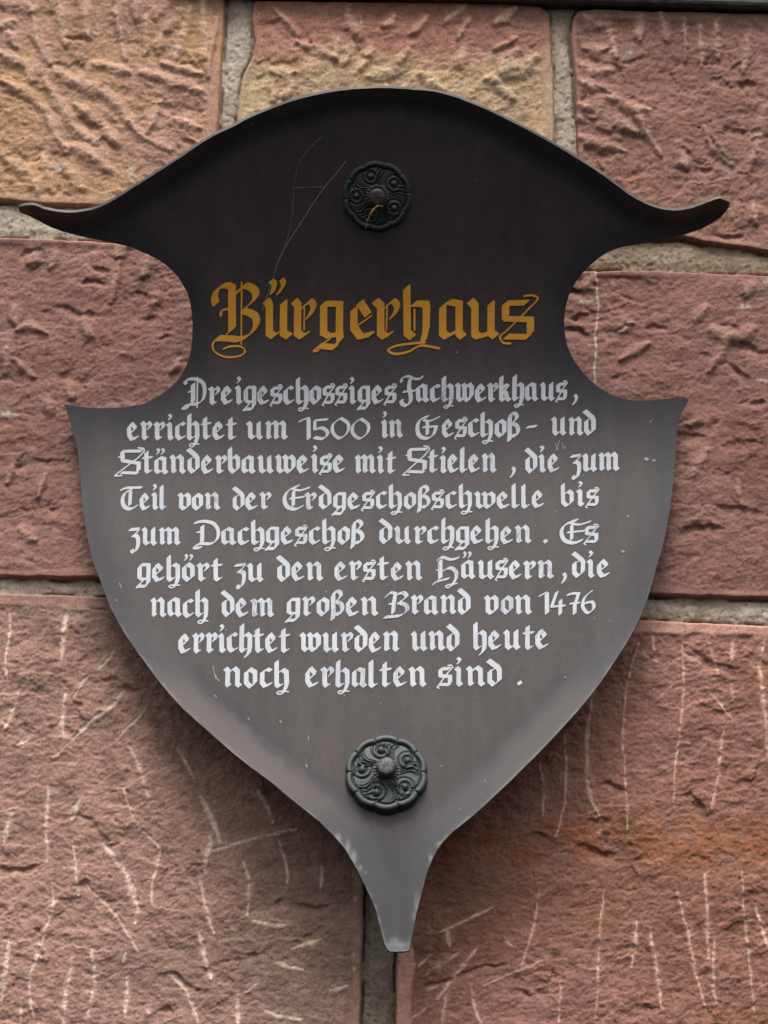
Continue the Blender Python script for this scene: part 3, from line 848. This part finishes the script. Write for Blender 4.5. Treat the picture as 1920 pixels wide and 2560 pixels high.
# ------------------------------------------------------------------ lettering: a broad brush swept along hand strokes
def hull(pts):
    pts = sorted(set((round(a, 4), round(b, 4)) for a, b in pts))
    if len(pts) < 3: return pts
    def half(ps):
        h = []
        for p in ps:
            while len(h) >= 2 and (h[-1][0]-h[-2][0])*(p[1]-h[-2][1]) - (h[-1][1]-h[-2][1])*(p[0]-h[-2][0]) <= 1e-9: h.pop()
            h.append(p)
        return h
    a = half(pts); b = half(pts[::-1])
    return a[:-1] + b[:-1]

class Pen:
    def __init__(self): self.uv = []; self.off = []; self.thin = []; self.faces = []; self.k = 0
    def stroke(self, pts, w, ang=40.0, th=3.0, smooth=False, thin=0.0, maxseg=12.0, taper=None):
        if smooth and len(pts) > 2: pts = catmull(pts, 6)
        P = [pts[0]]
        for a, b in zip(pts[:-1], pts[1:]):
            L = math.hypot(b[0]-a[0], b[1]-a[1]); n = max(1, int(math.ceil(L / maxseg)))
            for i in range(1, n + 1): P.append((a[0]+(b[0]-a[0])*i/n, a[1]+(b[1]-a[1])*i/n))
        ca, sa = math.cos(R(ang)), math.sin(R(ang))
        base = 0.00045 + (self.k % 24) * 0.000012
        self.k += 1
        n = len(P) - 1
        def nib(p, t):
            ww = w * (taper(t) if taper else 1.0)
            hx, hy = ww/2*ca, -ww/2*sa
            tx, ty = th/2*sa, th/2*ca
            return [(p[0]+s*hx+q*tx, p[1]+s*hy+q*ty) for s in (-1, 1) for q in (-1, 1)]
        for i in range(n):
            hp = hull(nib(P[i], i/n) + nib(P[i+1], (i+1)/n))
            if len(hp) < 3: continue
            s = len(self.uv)
            self.uv += hp; self.off += [base + (i % 40) * 0.0000015] * len(hp); self.thin += [thin] * len(hp)
            self.faces.append(tuple(range(s, s + len(hp))))
    def build(self, name, mat, parent):
        uv = np.array(self.uv)
        co = surf(uv[:, 0], uv[:, 1], np.array(self.off))
        faces = self.faces
        f = faces[0]
        nrm = np.cross(co[f[1]] - co[f[0]], co[f[2]] - co[f[0]])
        if nrm[1] > 0: faces = [q[::-1] for q in faces]
        return mesh_obj(name, co, faces, mat, parent, False, None, {'thin': self.thin})

def ST(x, top=.9, foot=True):
    return ([(x-.09, top), (x, top-.1), (x, .2), (x+.1, .1)], 1, 0)
HL = ([(.42,.05),(.33,-.16),(.16,-.28),(.02,-.24),(.08,-.15),(.28,-.14),(.52,-.16)], .16, 1)
DOT = ([(-.04,1.36),(.05,1.28),(.03,1.2),(-.03,1.12)], .62, 1)
G = {
 'i': [ST(0), DOT],
 'n': [([(-.09,.9),(0,.8),(0,.18),(.07,.12)],1,0), ([(.04,.7),(.27,.92),(.42,.78),(.42,.2),(.53,.1)],1,0)],
 'm': [([(-.09,.9),(0,.8),(0,.18),(.07,.12)],1,0), ([(.04,.7),(.25,.92),(.38,.8),(.38,.18),(.45,.12)],1,0), ([(.42,.7),(.62,.92),(.76,.78),(.76,.2),(.87,.1)],1,0)],
 'u': [([(-.09,.9),(0,.8),(0,.22),(.13,.1),(.36,.28)],1,0), ([(.42,.9),(.42,.2),(.53,.1)],1,0)],
 'r': [([(-.09,.9),(0,.8),(0,.2),(.1,.1)],1,0), ([(.03,.68),(.2,.9),(.33,.82),(.32,.7),(.24,.6)],.85,1), ([(.1,.1),(.2,.17)],.5,0)],
 'e': [([(.14,.88),(.0,.7),(.0,.32),(.14,.1),(.4,.2)],1,0), ([(.13,.9),(.33,.68)],.95,0), ([(.36,.66),(.06,.4)],.25,0)],
 'c': [([(.2,.88),(.0,.76),(.0,.26),(.13,.1),(.34,.2)],1,0), ([(.16,.86),(.24,.9),(.36,.82)],.85,0)],
 's': [([(.08,.86),(.42,.86)],.88,0), ([(.06,.83),(.06,.56)],.9,0), ([(.08,.53),(.44,.5)],.8,0), ([(.46,.5),(.46,.2)],.9,0), ([(.08,.13),(.44,.12)],.75,0),
       ([(.36,1.0),(.5,1.02),(.56,.93),(.3,.58),(.0,.08),(-.06,.0),(.02,-.04)],.2,0)],
 'g': [([(.08,.84),(.0,.76),(.0,.26)],1,0), ([(.08,.87),(.4,.87)],.85,0), ([(.42,.86),(.42,.05),(.4,-.05),(.28,-.18)],1,0), ([(.02,.22),(.14,.14),(.4,.2)],.8,0), ([(-.02,-.2),(.3,-.2)],.85,0), ([(-.12,-.25),(.18,.08)],.22,0), ([(-.13,-.27),(-.04,-.26)],.4,0)],
 'h': [([(.0,1.28),(0,.2),(.1,.1),(.2,.17)],1,0), ([(.03,.7),(.26,.9),(.42,.78),(.43,.2),(.38,.0),(.3,-.15)],1,0), HL],
 '#': [([(.0,1.28),(0,.2),(.1,.1),(.2,.17)],1,0), ([(.03,.7),(.26,.9),(.42,.78),(.43,.25),(.38,.02),(.24,-.13)],1,0)],
 't': [([(.0,1.12),(0,.2),(.1,.1),(.2,.17)],1,0), ([(-.18,.83),(.28,.87)],.55,0)],
 'o': [([(.16,.88),(.0,.76),(.0,.28),(.18,.1)],1,0), ([(.16,.9),(.38,.76),(.38,.28),(.2,.1)],1,0)],
 'a': [([(.06,.8),(.2,.9),(.4,.82)],.95,0), ([(.02,.78),(.02,.24),(.14,.12),(.38,.28)],1,0), ([(.41,.84),(.41,.2),(.52,.1)],1,0)],
 'd': [([(-.06,1.26),(.32,.94),(.4,.8),(.4,.3),(.18,.1)],1,0), ([(.0,.76),(.0,.28),(.16,.1)],1,0), ([(.0,.72),(.2,.88)],.5,0)],
 'b': [([(0,1.25),(0,.28),(.16,.1)],1,0), ([(.04,.7),(.25,.9),(.4,.76),(.4,.28),(.2,.1)],1,0)],
 'l': [([(0,1.28),(0,.2),(.1,.1),(.2,.17)],1,0)],
 'k': [([(0,1.28),(0,.2),(.1,.1)],1,0), ([(.04,.62),(.2,.88),(.36,.82),(.12,.52)],.75,0), ([(.1,.54),(.26,.46),(.3,.2),(.44,.1)],.9,0)],
 'w': [([(-.09,.9),(0,.8),(0,.24),(.14,.1),(.3,.22)],1,0), ([(.26,.9),(.35,.8),(.35,.24),(.5,.1)],1,0), ([(.38,.7),(.58,.9),(.74,.74),(.73,.34),(.52,.1)],1,0)],
 'v': [([(-.09,.9),(0,.8),(0,.24),(.16,.1)],1,0), ([(.04,.7),(.25,.9),(.4,.76),(.4,.3),(.18,.1)],1,0)],
 'z': [([(-.08,.84),(.34,.88)],.85,0), ([(.4,.84),(.08,.5)],.35,0), ([(.08,.54),(.24,.52),(.34,.38),(.33,.05),(.24,-.22),(.08,-.3),(.02,-.2)],.9,1)],
 'ß': [([(-.04,-.12),(0,.15),(0,1.05)],1,0), ([(0,1.0),(.1,1.24),(.3,1.22),(.36,1.02),(.14,.76)],.85,1), ([(.14,.74),(.36,.62),(.42,.36),(.28,.12),(.14,.16)],.9,1)],
 'D': [([(.25,1.08),(.2,1.2),(.38,1.3),(.75,1.3),(1.1,1.13),(1.2,.75),(1.12,.32),(.85,.08),(.5,.04),(.15,-.06),(.1,-.17),(.33,-.13)],.8,1), ([(.6,1.06),(.6,.17)],1,0), ([(.84,1.4),(.8,-.12)],.22,0), ([(.36,.66),(.56,.72)],.4,0)],
 '%': [([(.1,1.2),(.55,1.27),(1.0,1.13),(1.2,.75),(1.14,.32),(.86,.1),(.38,.1),(.08,-.05),(.13,-.14),(.38,-.1)],.8,1), ([(.45,1.02),(.43,.2)],.95,0), ([(.2,.7),(.42,.72)],.4,0)],
 'F': [([(.08,1.05),(.12,1.25),(.45,1.32),(.8,1.2),(1.12,1.2),(1.22,1.3)],.6,1), ([(.56,1.2),(.52,.8),(.6,.45),(.62,.12),(.42,-.1),(.16,-.02),(.1,.16)],.9,1), ([(.2,.57),(.85,.62)],.5,0)],
 'G': [([(.62,1.13),(.22,.95),(.1,.55),(.2,.17),(.55,.02),(.9,.2),(1.05,.6)],.85,1), ([(.42,.95),(.75,.92),(1.2,1.1)],.55,1), ([(.6,.9),(.6,.25)],.8,0), ([(.38,.6),(1.1,.64)],.45,0)],
 'S': [([(.42,1.18),(1.38,1.2)],.8,0), ([(.42,1.15),(.44,.76)],.95,0), ([(.46,.7),(1.25,.58)],.85,0), ([(1.27,.56),(1.25,.2)],1,0), ([(.4,.1),(1.2,.07)],.8,0),
       ([(1.22,1.36),(1.5,1.32),(1.55,1.2),(1.25,.88),(.7,.45),(.12,.0),(.05,-.08),(.4,-.06)],.2,0), ([(.24,.9),(.45,.92)],.35,0)],
 'T': [([(.03,1.12),(.3,1.22),(1.2,1.22)],.7,0), ([(.6,1.1),(.25,.92),(.12,.55),(.25,.2),(.6,.06),(.95,.22)],.9,1), ([(.58,1.0),(.56,.3)],.8,0)],
 'E': [([(.75,1.28),(.27,1.02),(.12,.62),(.25,.2),(.62,.06),(.95,.2)],.9,1), ([(.5,1.12),(.85,1.04),(1.3,1.2)],.5,1), ([(.54,1.0),(.54,.25)],.8,0), ([(.38,.62),(1.05,.7)],.45,0)],
 'H': [([(.38,1.0),(.37,.1)],1,0), ([(.25,1.02),(.5,1.17),(.9,1.04),(1.28,1.12)],.6,1), ([(.04,-.2),(.15,-.1),(.5,.0),(.78,.08)],.6,1), ([(.5,.45),(.85,.62),(1.15,.42),(1.16,.1),(.98,-.2)],.85,1), ([(1.0,-.22),(.75,-.4),(.62,-.32),(.8,-.24),(1.2,-.17)],.16,1), ([(.2,.5),(.38,.54)],.35,0)],
 'B': [([(.08,.92),(.3,1.12),(.55,1.08)],.65,1), ([(.55,1.08),(.48,.6),(.46,.12)],.95,0), ([(.58,1.0),(.92,1.13),(1.1,.92),(.75,.65)],.9,1), ([(.72,.63),(1.08,.5),(1.13,.22),(.8,-.02),(.4,-.06),(.05,-.1)],.9,1), ([(.25,.56),(.46,.6)],.4,0)],
 '1': [([(.0,.94),(.2,1.04),(.38,1.12)],.45,0), ([(.4,1.06),(.42,.1)],.95,0)],
 '5': [([(.12,1.06),(.62,1.1)],.55,0), ([(.1,1.04),(.1,.62)],.7,0), ([(.12,.58),(.42,.66),(.65,.4),(.48,.1),(.1,.16)],.75,1)],
 '0': [([(.42,1.08),(.12,.8),(.1,.38),(.4,.08),(.72,.38),(.74,.8),(.44,1.08)],.7,1)],
 '4': [([(.27,1.12),(.02,.45)],.8,0), ([(.0,.42),(.72,.47)],.5,0), ([(.48,.72),(.48,.06)],.8,0)],
 '7': [([(.0,1.0),(.3,1.08),(.6,1.06)],.6,0), ([(.6,1.06),(.38,.5),(.36,.06)],.85,0), ([(.12,.56),(.64,.6)],.4,0)],
 '6': [([(.55,1.14),(.2,.85),(.08,.4),(.35,.08),(.68,.3),(.6,.6),(.2,.56)],.75,1)],
 ',': [([(0,.3),(.08,.18),(.04,.0),(-.06,-.16)],.7,1)],
 '.': [([(0,.22),(.08,.13)],.9,0)],
 '-': [([(0,.5),(.42,.56)],.7,0)],
}
def uml(base): 
    return G[base] + [([(.06,1.34),(.13,1.28),(.1,1.16),(.05,1.1)],.5,1), ([(.3,1.34),(.37,1.28),(.34,1.16),(.29,1.1)],.5,1)]
G['ä'] = uml('a'); G['ö'] = uml('o'); G['ü'] = uml('u')

def body(ch):
    xs = []
    for pts, ws, sm in G[ch]:
        if ws < .3: continue
        for x, y in pts:
            if -0.05 <= y <= 1.0 or ch in 'DFGSTEHB%': xs += [x - .115 * ws, x + .115 * ws]
    lim = {'F': 0.86, 'E': 1.0, 'S': 1.36, 'T': 1.08}.get(ch, 99)
    return min(xs), min(max(xs), lim)

def word(pen, text, x0, x1, y0, y1, xh, rnd, nibf=0.245, gap=0.055):
    pos = 0; plc = []
    for ch in text:
        a, b = body(ch)
        plc.append((ch, pos - a)); pos += (b - a) + gap
    total = pos - gap
    sx = (x1 - x0) / total
    for ch, px in plc:
        jx, jy = rnd.uniform(-.6, .6), rnd.uniform(-1.1, 1.1)
        sy = xh * rnd.uniform(.97, 1.04)
        slant = rnd.uniform(-.02, .03)
        thin = rnd.choice([0, 0, 0, 0, 0, .02, .05, .13])
        for pts, ws, sm in G[ch]:
            q = []
            for x, y in pts:
                X = x0 + (px + x) * sx + jx + slant * y * xh
                f = (X - x0) / max(1, x1 - x0)
                q.append((X + rnd.uniform(-.35, .35), y0 + (y1 - y0) * f - y * sy + jy + rnd.uniform(-.35, .35)))
            wv = xh * nibf * ws * rnd.uniform(.96, 1.05)
            pen.stroke(q, wv, 38 + rnd.uniform(-3, 3), 3.0 if ws < .3 else 2.2, bool(sm), max(0, thin + rnd.choice([0, 0, 0, .03])))

LINES = [
 (50, [('Dreigeschossiges',454,991,1014,1011),('Fachwerkhaus',998,1417,1009,1003),(',',1433,1445,1003,1003)]),
 (49, [('errichtet',318,592,1103,1101),('um',616,720,1100,1100),('1500',744,924,1101,1100),('in',952,1007,1098,1097),('Geschoß',1039,1300,1097,1095),('-',1314,1343,1093,1093),('und',1377,1490,1092,1090)]),
 (49, [('Ständerbauweise',294,863,1187,1185),('mit',886,990,1186,1186),('Stielen',1014,1241,1185,1184),(',',1277,1289,1184,1184),('die',1314,1398,1184,1183),('zum',1424,1549,1181,1180)]),
 (46, [('Teil',298,417,1277,1276),('von',442,552,1277,1277),('der',580,679,1277,1276),('Erdgeschoßschwelle',706,1361,1276,1272),('bis',1402,1497,1269,1267)]),
 (48, [('zum',321,452,1365,1365),('%achgeschoß',482,911,1364,1363),('durchgehen',948,1331,1362,1361),('.',1356,1371,1361,1361),('Es',1397,1497,1360,1360)]),
 (50, [('gehört',342,558,1456,1456),('zu',583,660,1456,1456),('den',693,809,1455,1455),('ersten',836,1057,1454,1452),('Häusern',1080,1385,1450,1449),(',',1405,1417,1449,1449),('die',1429,1525,1447,1446)]),
 (50, [('nach',374,521,1545,1545),('dem',555,686,1544,1544),('großen',716,947,1543,1541),('Brand',958,1176,1539,1538),('von',1209,1331,1538,1538),('1476',1346,1489,1538,1537)]),
 (53, [('erric#tet',446,725,1635,1634),('wurden',748,999,1633,1632),('und',1026,1148,1630,1629),('#eute',1183,1372,1628,1625)]),
 (53, [('noch',556,723,1722,1721),('erhalten',763,1067,1721,1720),('sind',1094,1256,1719,1718),('.',1292,1306,1718,1718)]),
]
rl = random.Random(42)
for xh, words in LINES:
    pen = Pen()
    for w in words:
        word(pen, w[0], w[1], w[2], w[3], w[4], xh, rl)
    pen.build('text_line', M_WHITE, sign)

# title, stroke by stroke
TS = 1.843
title = [
 ([(74,182),(68,150),(84,112),(122,98),(148,108)],.95,1), ([(148,108),(147,200),(149,298)],1.05,0), ([(97,238),(100,216),(130,206)],.28,1),
 ([(192,84),(190,370)],.10,0), ([(162,140),(205,100),(252,122),(252,160),(204,206)],.95,1), ([(200,214),(252,238),(258,282),(228,326),(180,346),(130,342),(80,342)],.95,1),
 ([(92,336),(62,362),(66,402),(120,429),(182,424),(208,402),(188,380),(140,380),(108,392)],.16,1), ([(150,300),(128,318)],.6,0),
 ([(306,168),(320,190),(320,318),(340,333)],1,0), ([(340,333),(384,300)],.5,0), ([(386,176),(384,318),(410,334)],1,0), ([(328,78),(343,92),(333,132)],.72,1), ([(376,72),(384,94),(362,134)],.66,1),
 ([(436,170),(450,190),(450,318),(470,333),(492,322)],1,0), ([(481,200),(480,304)],.10,0), ([(478,198),(505,172),(524,192),(514,222),(500,244)],.85,1),
 ([(570,182),(570,318)],1,0), ([(578,182),(640,184)],.92,0), ([(643,184),(643,318),(646,348),(618,380)],1,0), ([(572,318),(592,332),(640,322)],.85,0), ([(548,376),(622,384)],.88,0), ([(524,398),(598,344)],.2,0), ([(526,402),(545,398)],.3,0),
 ([(742,178),(709,208),(709,292),(738,334),(790,324)],1,0), ([(738,178),(774,232)],1,0), ([(790,238),(718,290)],.2,0),
 ([(808,170),(832,192),(832,318),(852,334),(876,322)],1,0), ([(862,196),(858,304)],.10,0), ([(860,194),(888,170),(908,192),(900,222),(884,244)],.85,1),
 ([(952,108),(955,318),(980,336)],1,0), ([(988,208),(988,304)],.14,0), ([(985,184),(1006,182),(1040,184),(1044,200),(1042,300),(1028,358)],1,0),
 ([(1036,362),(980,366),(900,378),(868,398),(900,414),(960,404),(1014,376),(1056,380),(1102,388)],.24,1),
 ([(1118,196),(1118,318),(1138,334),(1186,308)],1,0), ([(1124,188),(1150,174),(1192,182)],.95,0), ([(1193,182),(1194,318),(1212,336)],1,0),
 ([(1246,170),(1266,192),(1266,322),(1284,334),(1340,318)],1,0), ([(1341,180),(1341,316),(1362,334)],1,0),
 ([(1408,180),(1504,178)],.9,0), ([(1408,184),(1408,246)],1,0), ([(1410,252),(1520,256)],.85,0), ([(1523,256),(1522,320)],1,0), ([(1412,334),(1512,336)],.88,0),
 ([(1492,148),(1532,144),(1556,160),(1514,208),(1420,300),(1384,334),(1396,362),(1432,366)],.18,1),
]
pen = Pen(); rt = random.Random(8)
for pts, ws, sm in title:
    q = [(500 + x / TS + rt.uniform(-.4, .4), 660 + y / TS + rt.uniform(-.4, .4)) for x, y in pts]
    pen.stroke(q, 40.5 / TS * ws, 40, 2.6 if ws > .3 else 3.4, bool(sm), rt.uniform(-.02, .05))
tl = pen.build('title_lettering', M_OCHRE, sign)
tl['label'] = 'large ochre Gothic title reading Bürgerhaus'

# small scuffs and scratches of the paint
pen = Pen(); rs = random.Random(12)
for pts, w in [([(1387,1108),(1396,1124)],1.2), ([(1398,1102),(1390,1125)],1.0), ([(1405,1108),(1409,1122)],1.2), ([(1414,1117),(1412,1121)],1.2), ([(1625,1056),(1630,1050)],3),
               ([(1613,1146),(1620,1150)],7), ([(1632,1150),(1637,1153)],5), ([(298,1458),(304,1470)],1.4), ([(538,1688),(541,1697)],4), ([(545,1698),(548,1703)],2.5), ([(537,1738),(541,1743)],3),
               ([(533,1665),(537,1690)],1.0), ([(1411,1694),(1414,1693)],5), ([(1556,1378),(1560,1381)],5), ([(620,1795),(623,1800)],2), ([(700,1802),(704,1806)],2.5),
               ([(765,1912),(768,1918)],2.5), ([(770,1840),(773,1850)],1.4), ([(908,1180),(911,1180)],4)]:
    pen.stroke(pts, w, 40, 1.2, False, 0, 12)
for _ in range(70):
    u = rs.uniform(260, 1600); v = rs.uniform(1020, 2050)
    if poly_sd(np.array([u]), np.array([v]), OUT)[0] < 20: continue
    pen.stroke([(u, v), (u + rs.uniform(-1, 1), v + rs.uniform(0.5, 3.0))], rs.uniform(.6, 1.5), 40, .8)
sc = pen.build('paint_scuffs', M_SCUFF, sign); sc['kind'] = 'stuff'

# ------------------------------------------------------------------ rosettes with their bolts
def frame_at(u, v, extra_tilt=0.0):
    P = surf(np.array([u]), np.array([v]))[0]; n = surf_n(np.array([u]), np.array([v]))[0]
    n = Vector(n)
    from mathutils import Matrix
    n.rotate(Matrix.Rotation(extra_tilt, 3, 'X'))
    x = Vector((1, 0, 0)); x = (x - n * x.dot(n)).normalized()
    y = n.cross(x).normalized()
    return Vector(P), x, y, n

def rosette(u, v, rad, tilt, turn, small=False):
    P, X, Y, N = frame_at(u, v, tilt)
    P = P + N * (math.sin(abs(tilt)) * rad * 0.62)
    nr, na = 96, 360
    th = np.linspace(0, 2 * np.pi, na, endpoint=False)
    rr = np.linspace(0.0, 1.0, nr)
    T, Q = np.meshgrid(th, rr)
    lob = 10
    sc_ = 1 + 0.050 * (np.abs(np.sin(lob / 2 * (T - turn))) ** 0.6 - 0.75)
    rad_r = Q * sc_
    x = rad_r * np.cos(T); y = rad_r * np.sin(T)
    h = 0.15 * (1 - Q ** 2 * 0.65)
    # outer roll, notched between the lobes
    rim_c, rim_w = 0.915, 0.082
    h += 0.075 * np.clip(1 - ((Q - rim_c) / rim_w) ** 2, 0, 1) ** 0.5
    notch = 1 - sstep(np.abs(((T - turn) * lob / (2 * np.pi) + 0.5) % 1 - 0.5), 0.0, 0.035)
    h -= 0.07 * notch * sstep(Q, 0.80, 0.86)
    # scalloped groove inside the roll
    gr = 0.825 - 0.05 * (1 - np.abs(np.sin(lob / 2 * (T - turn))) ** 0.7)
    h -= 0.055 * np.exp(-((Q - gr) / 0.022) ** 2)
    h -= 0.13 * sstep(Q, 0.965, 1.0)
    # five spirals
    for k in range(5):
        a = turn + math.radians(102.6) - k * 2 * math.pi / 5
        cx, cy = 0.595 * math.cos(a), 0.595 * math.sin(a)
        d = np.hypot(x - cx, y - cy); ang = np.arctan2(y - cy, x - cx) - a
        h += 0.085 * np.clip(1 - (d / 0.10) ** 2, 0, 1)
        sp = 0.160 + 0.035 * ((ang / (2 * np.pi)) % 1.0)
        h += 0.032 * np.exp(-((d - sp) / 0.042) ** 2)
        h -= 0.034 * np.exp(-((d - sp - 0.068) / 0.018) ** 2) * sstep(np.cos(ang - 2.6), -0.9, -0.4)
        h -= 0.030 * np.exp(-((d - 0.112) / 0.018) ** 2)
        # flame-like fluting between the spirals
        am = a - math.pi / 5
        da = (T - am + np.pi) % (2 * np.pi) - np.pi
        da = da - 0.30 * np.sin((Q - 0.3) * 5.5)
        win = (1 - sstep(np.abs(da), 0.23, 0.31)) * sstep(Q, 0.30, 0.38) * (1 - sstep(Q, 0.72, 0.79))
        h += 0.026 * np.cos(da * 2 * np.pi / 0.15) * win
    # beaded collar round the bolt
    h += 0.05 * np.exp(-((Q - 0.27) / 0.045) ** 2) * (0.6 + 0.4 * np.cos(T * 22))
    z = h * rad * 0.82
    co = np.array(P)[None, None] + (x * rad)[..., None] * np.array(X) + (y * rad)[..., None] * np.array(Y) + z[..., None] * np.array(N)
    verts = co.reshape(-1, 3).tolist()
    faces = []
    for i in range(nr - 1):
        for j in range(na):
            j2 = (j + 1) % na
            faces.append((i * na + j, (i + 1) * na + j, (i + 1) * na + j2, i * na + j2))
    # skirt down to the sheet
    b0 = len(verts); lip = (nr - 1) * na
    for j in range(na):
        p = np.array(verts[lip + j]); verts.append(list(p - np.array(N) * rad * (0.13 + 1.9 * math.sin(abs(tilt)) * (1 + math.sin(th[j])) / 2 + (math.sin(abs(tilt)) * 0.1))))
    for j in range(na):
        j2 = (j + 1) % na
        faces.append((lip + j, b0 + j, b0 + j2, lip + j2))
    ro = mesh_obj('rosette', verts, faces, M_BRONZE, sign, True)
    # bolt: shank and worn domed head
    br = 0.235 * rad; n = 40
    prof = [(0.72, 0.05), (0.72, 0.20), (0.78, 0.215), (0.97, 0.225), (1.0, 0.25), (1.0, 0.40), (0.95, 0.445), (0.80, 0.465), (0.5, 0.472), (0.2, 0.474), (0.0, 0.474)]
    bv, bf = [], []
    rb = random.Random(int(u))
    for k, (pr, pz) in enumerate(prof):
        for j in range(n):
            a = 2 * math.pi * j / n
            r_ = br * pr * (1 + (0.025 * math.cos(8 * a) + rb.uniform(-.012, .012) if 3 <= k <= 7 else 0))
            p = P + X * (r_ * math.cos(a)) + Y * (r_ * math.sin(a)) + N * (pz * rad + (rb.uniform(-.006, .006) * rad if 7 <= k < 10 else 0))
            bv.append(tuple(p))
    for k in range(len(prof) - 1):
        for j in range(n):
            j2 = (j + 1) % n
            bf.append((k * n + j, k * n + j2, (k + 1) * n + j2, (k + 1) * n + j))
    mesh_obj('bolt', bv, bf, M_BOLT, ro, True)
    # shank running back into the wall
    return ro, P, X, Y, N
ra = rosette(943, 489, 0.0392, 0.0, 0.10)
rb_ = rosette(966, 1937, 0.0440, R(-7), 0.0)
ra[0]['label'] = 'upper cast rosette in the shaded head of the shield'
rb_[0]['label'] = 'lower cast rosette above the tail of the shield'

# stand-off rods holding the sheet off the wall
for (u, v) in ((943, 489), (966, 1932)):
    P = surf(np.array([u]), np.array([v]))[0]
    bv, bf = [], []
    n = 20
    for k, y in enumerate((float(P[1]) + 0.004, 0.02)):
        for j in range(n):
            a = 2 * math.pi * j / n
            bv.append((P[0] + 0.007 * math.cos(a), y, P[2] + 0.007 * math.sin(a)))
    for j in range(n):
        bf.append((j, (j + 1) % n, n + (j + 1) % n, n + j))
    mesh_obj('mounting_rod', bv, bf, M_BOLT, sign, True)

# ------------------------------------------------------------------ cobweb threads and a dry stalk
def tube_px(name, pts, rads, mat, off, parent=None, seg=6):
    """thin tube along photo-pixel points, hovering 'off' metres in front of the sheet"""
    uv = np.array(pts, float)
    offs = np.array(off if isinstance(off, (list, tuple)) else [off] * len(pts), float)
    co = surf(uv[:, 0], uv[:, 1], offs)
    vs, fs = [], []
    for i in range(len(co)):
        d = Vector(co[min(i + 1, len(co) - 1)] - co[max(i - 1, 0)]).normalized()
        a = d.cross(Vector((0, 1, 0))).normalized(); b = d.cross(a).normalized()
        r = rads[i] if isinstance(rads, (list, tuple)) else rads
        for k in range(seg):
            t = 2 * math.pi * k / seg
            vs.append(tuple(Vector(co[i]) + a * (r * math.cos(t)) + b * (r * math.sin(t))))
    for i in range(len(co) - 1):
        for k in range(seg):
            k2 = (k + 1) % seg
            fs.append((i * seg + k, i * seg + k2, (i + 1) * seg + k2, (i + 1) * seg + k))
    return mesh_obj(name, vs, fs, mat, parent, True)

web = empty('cobweb', tuple(float(c) for c in surf(np.array([760.]), np.array([540.]))[0]))
web.location = (0, 0, 0)
tag(web, 'thin white cobweb threads stretched across the dark sheet left of the upper rosette', 'cobweb')
for pts, r in [([(865,402),(838,436),(810,469),(785,505),(764,538),(738,578),(712,619),(695,655),(683,694),(668,740),(656,776)], 0.00026),
               ([(804,341),(775,370),(752,399),(742,428),(735,457)], 0.00014), ([(729,469),(770,467),(816,466)], 0.00015),
               ([(735,470),(728,560),(700,650)], 0.00015), ]:
    tube_px('thread', catmull(pts, 3), r, M_WEB, 0.004, web)
stalk = tube_px('dry_stalk', catmull([(957,512),(946,510),(934,520),(925,534),(918,550),(915,566)], 4), [0.0006]*4 + [0.0011]*4 + [0.0015]*4 + [0.0008]*4 + [0.0004]*5, M_STRAW, 0.021, None)
tag(stalk, 'tiny curled dry brown stalk hanging from the bolt of the upper rosette', 'dry stalk')
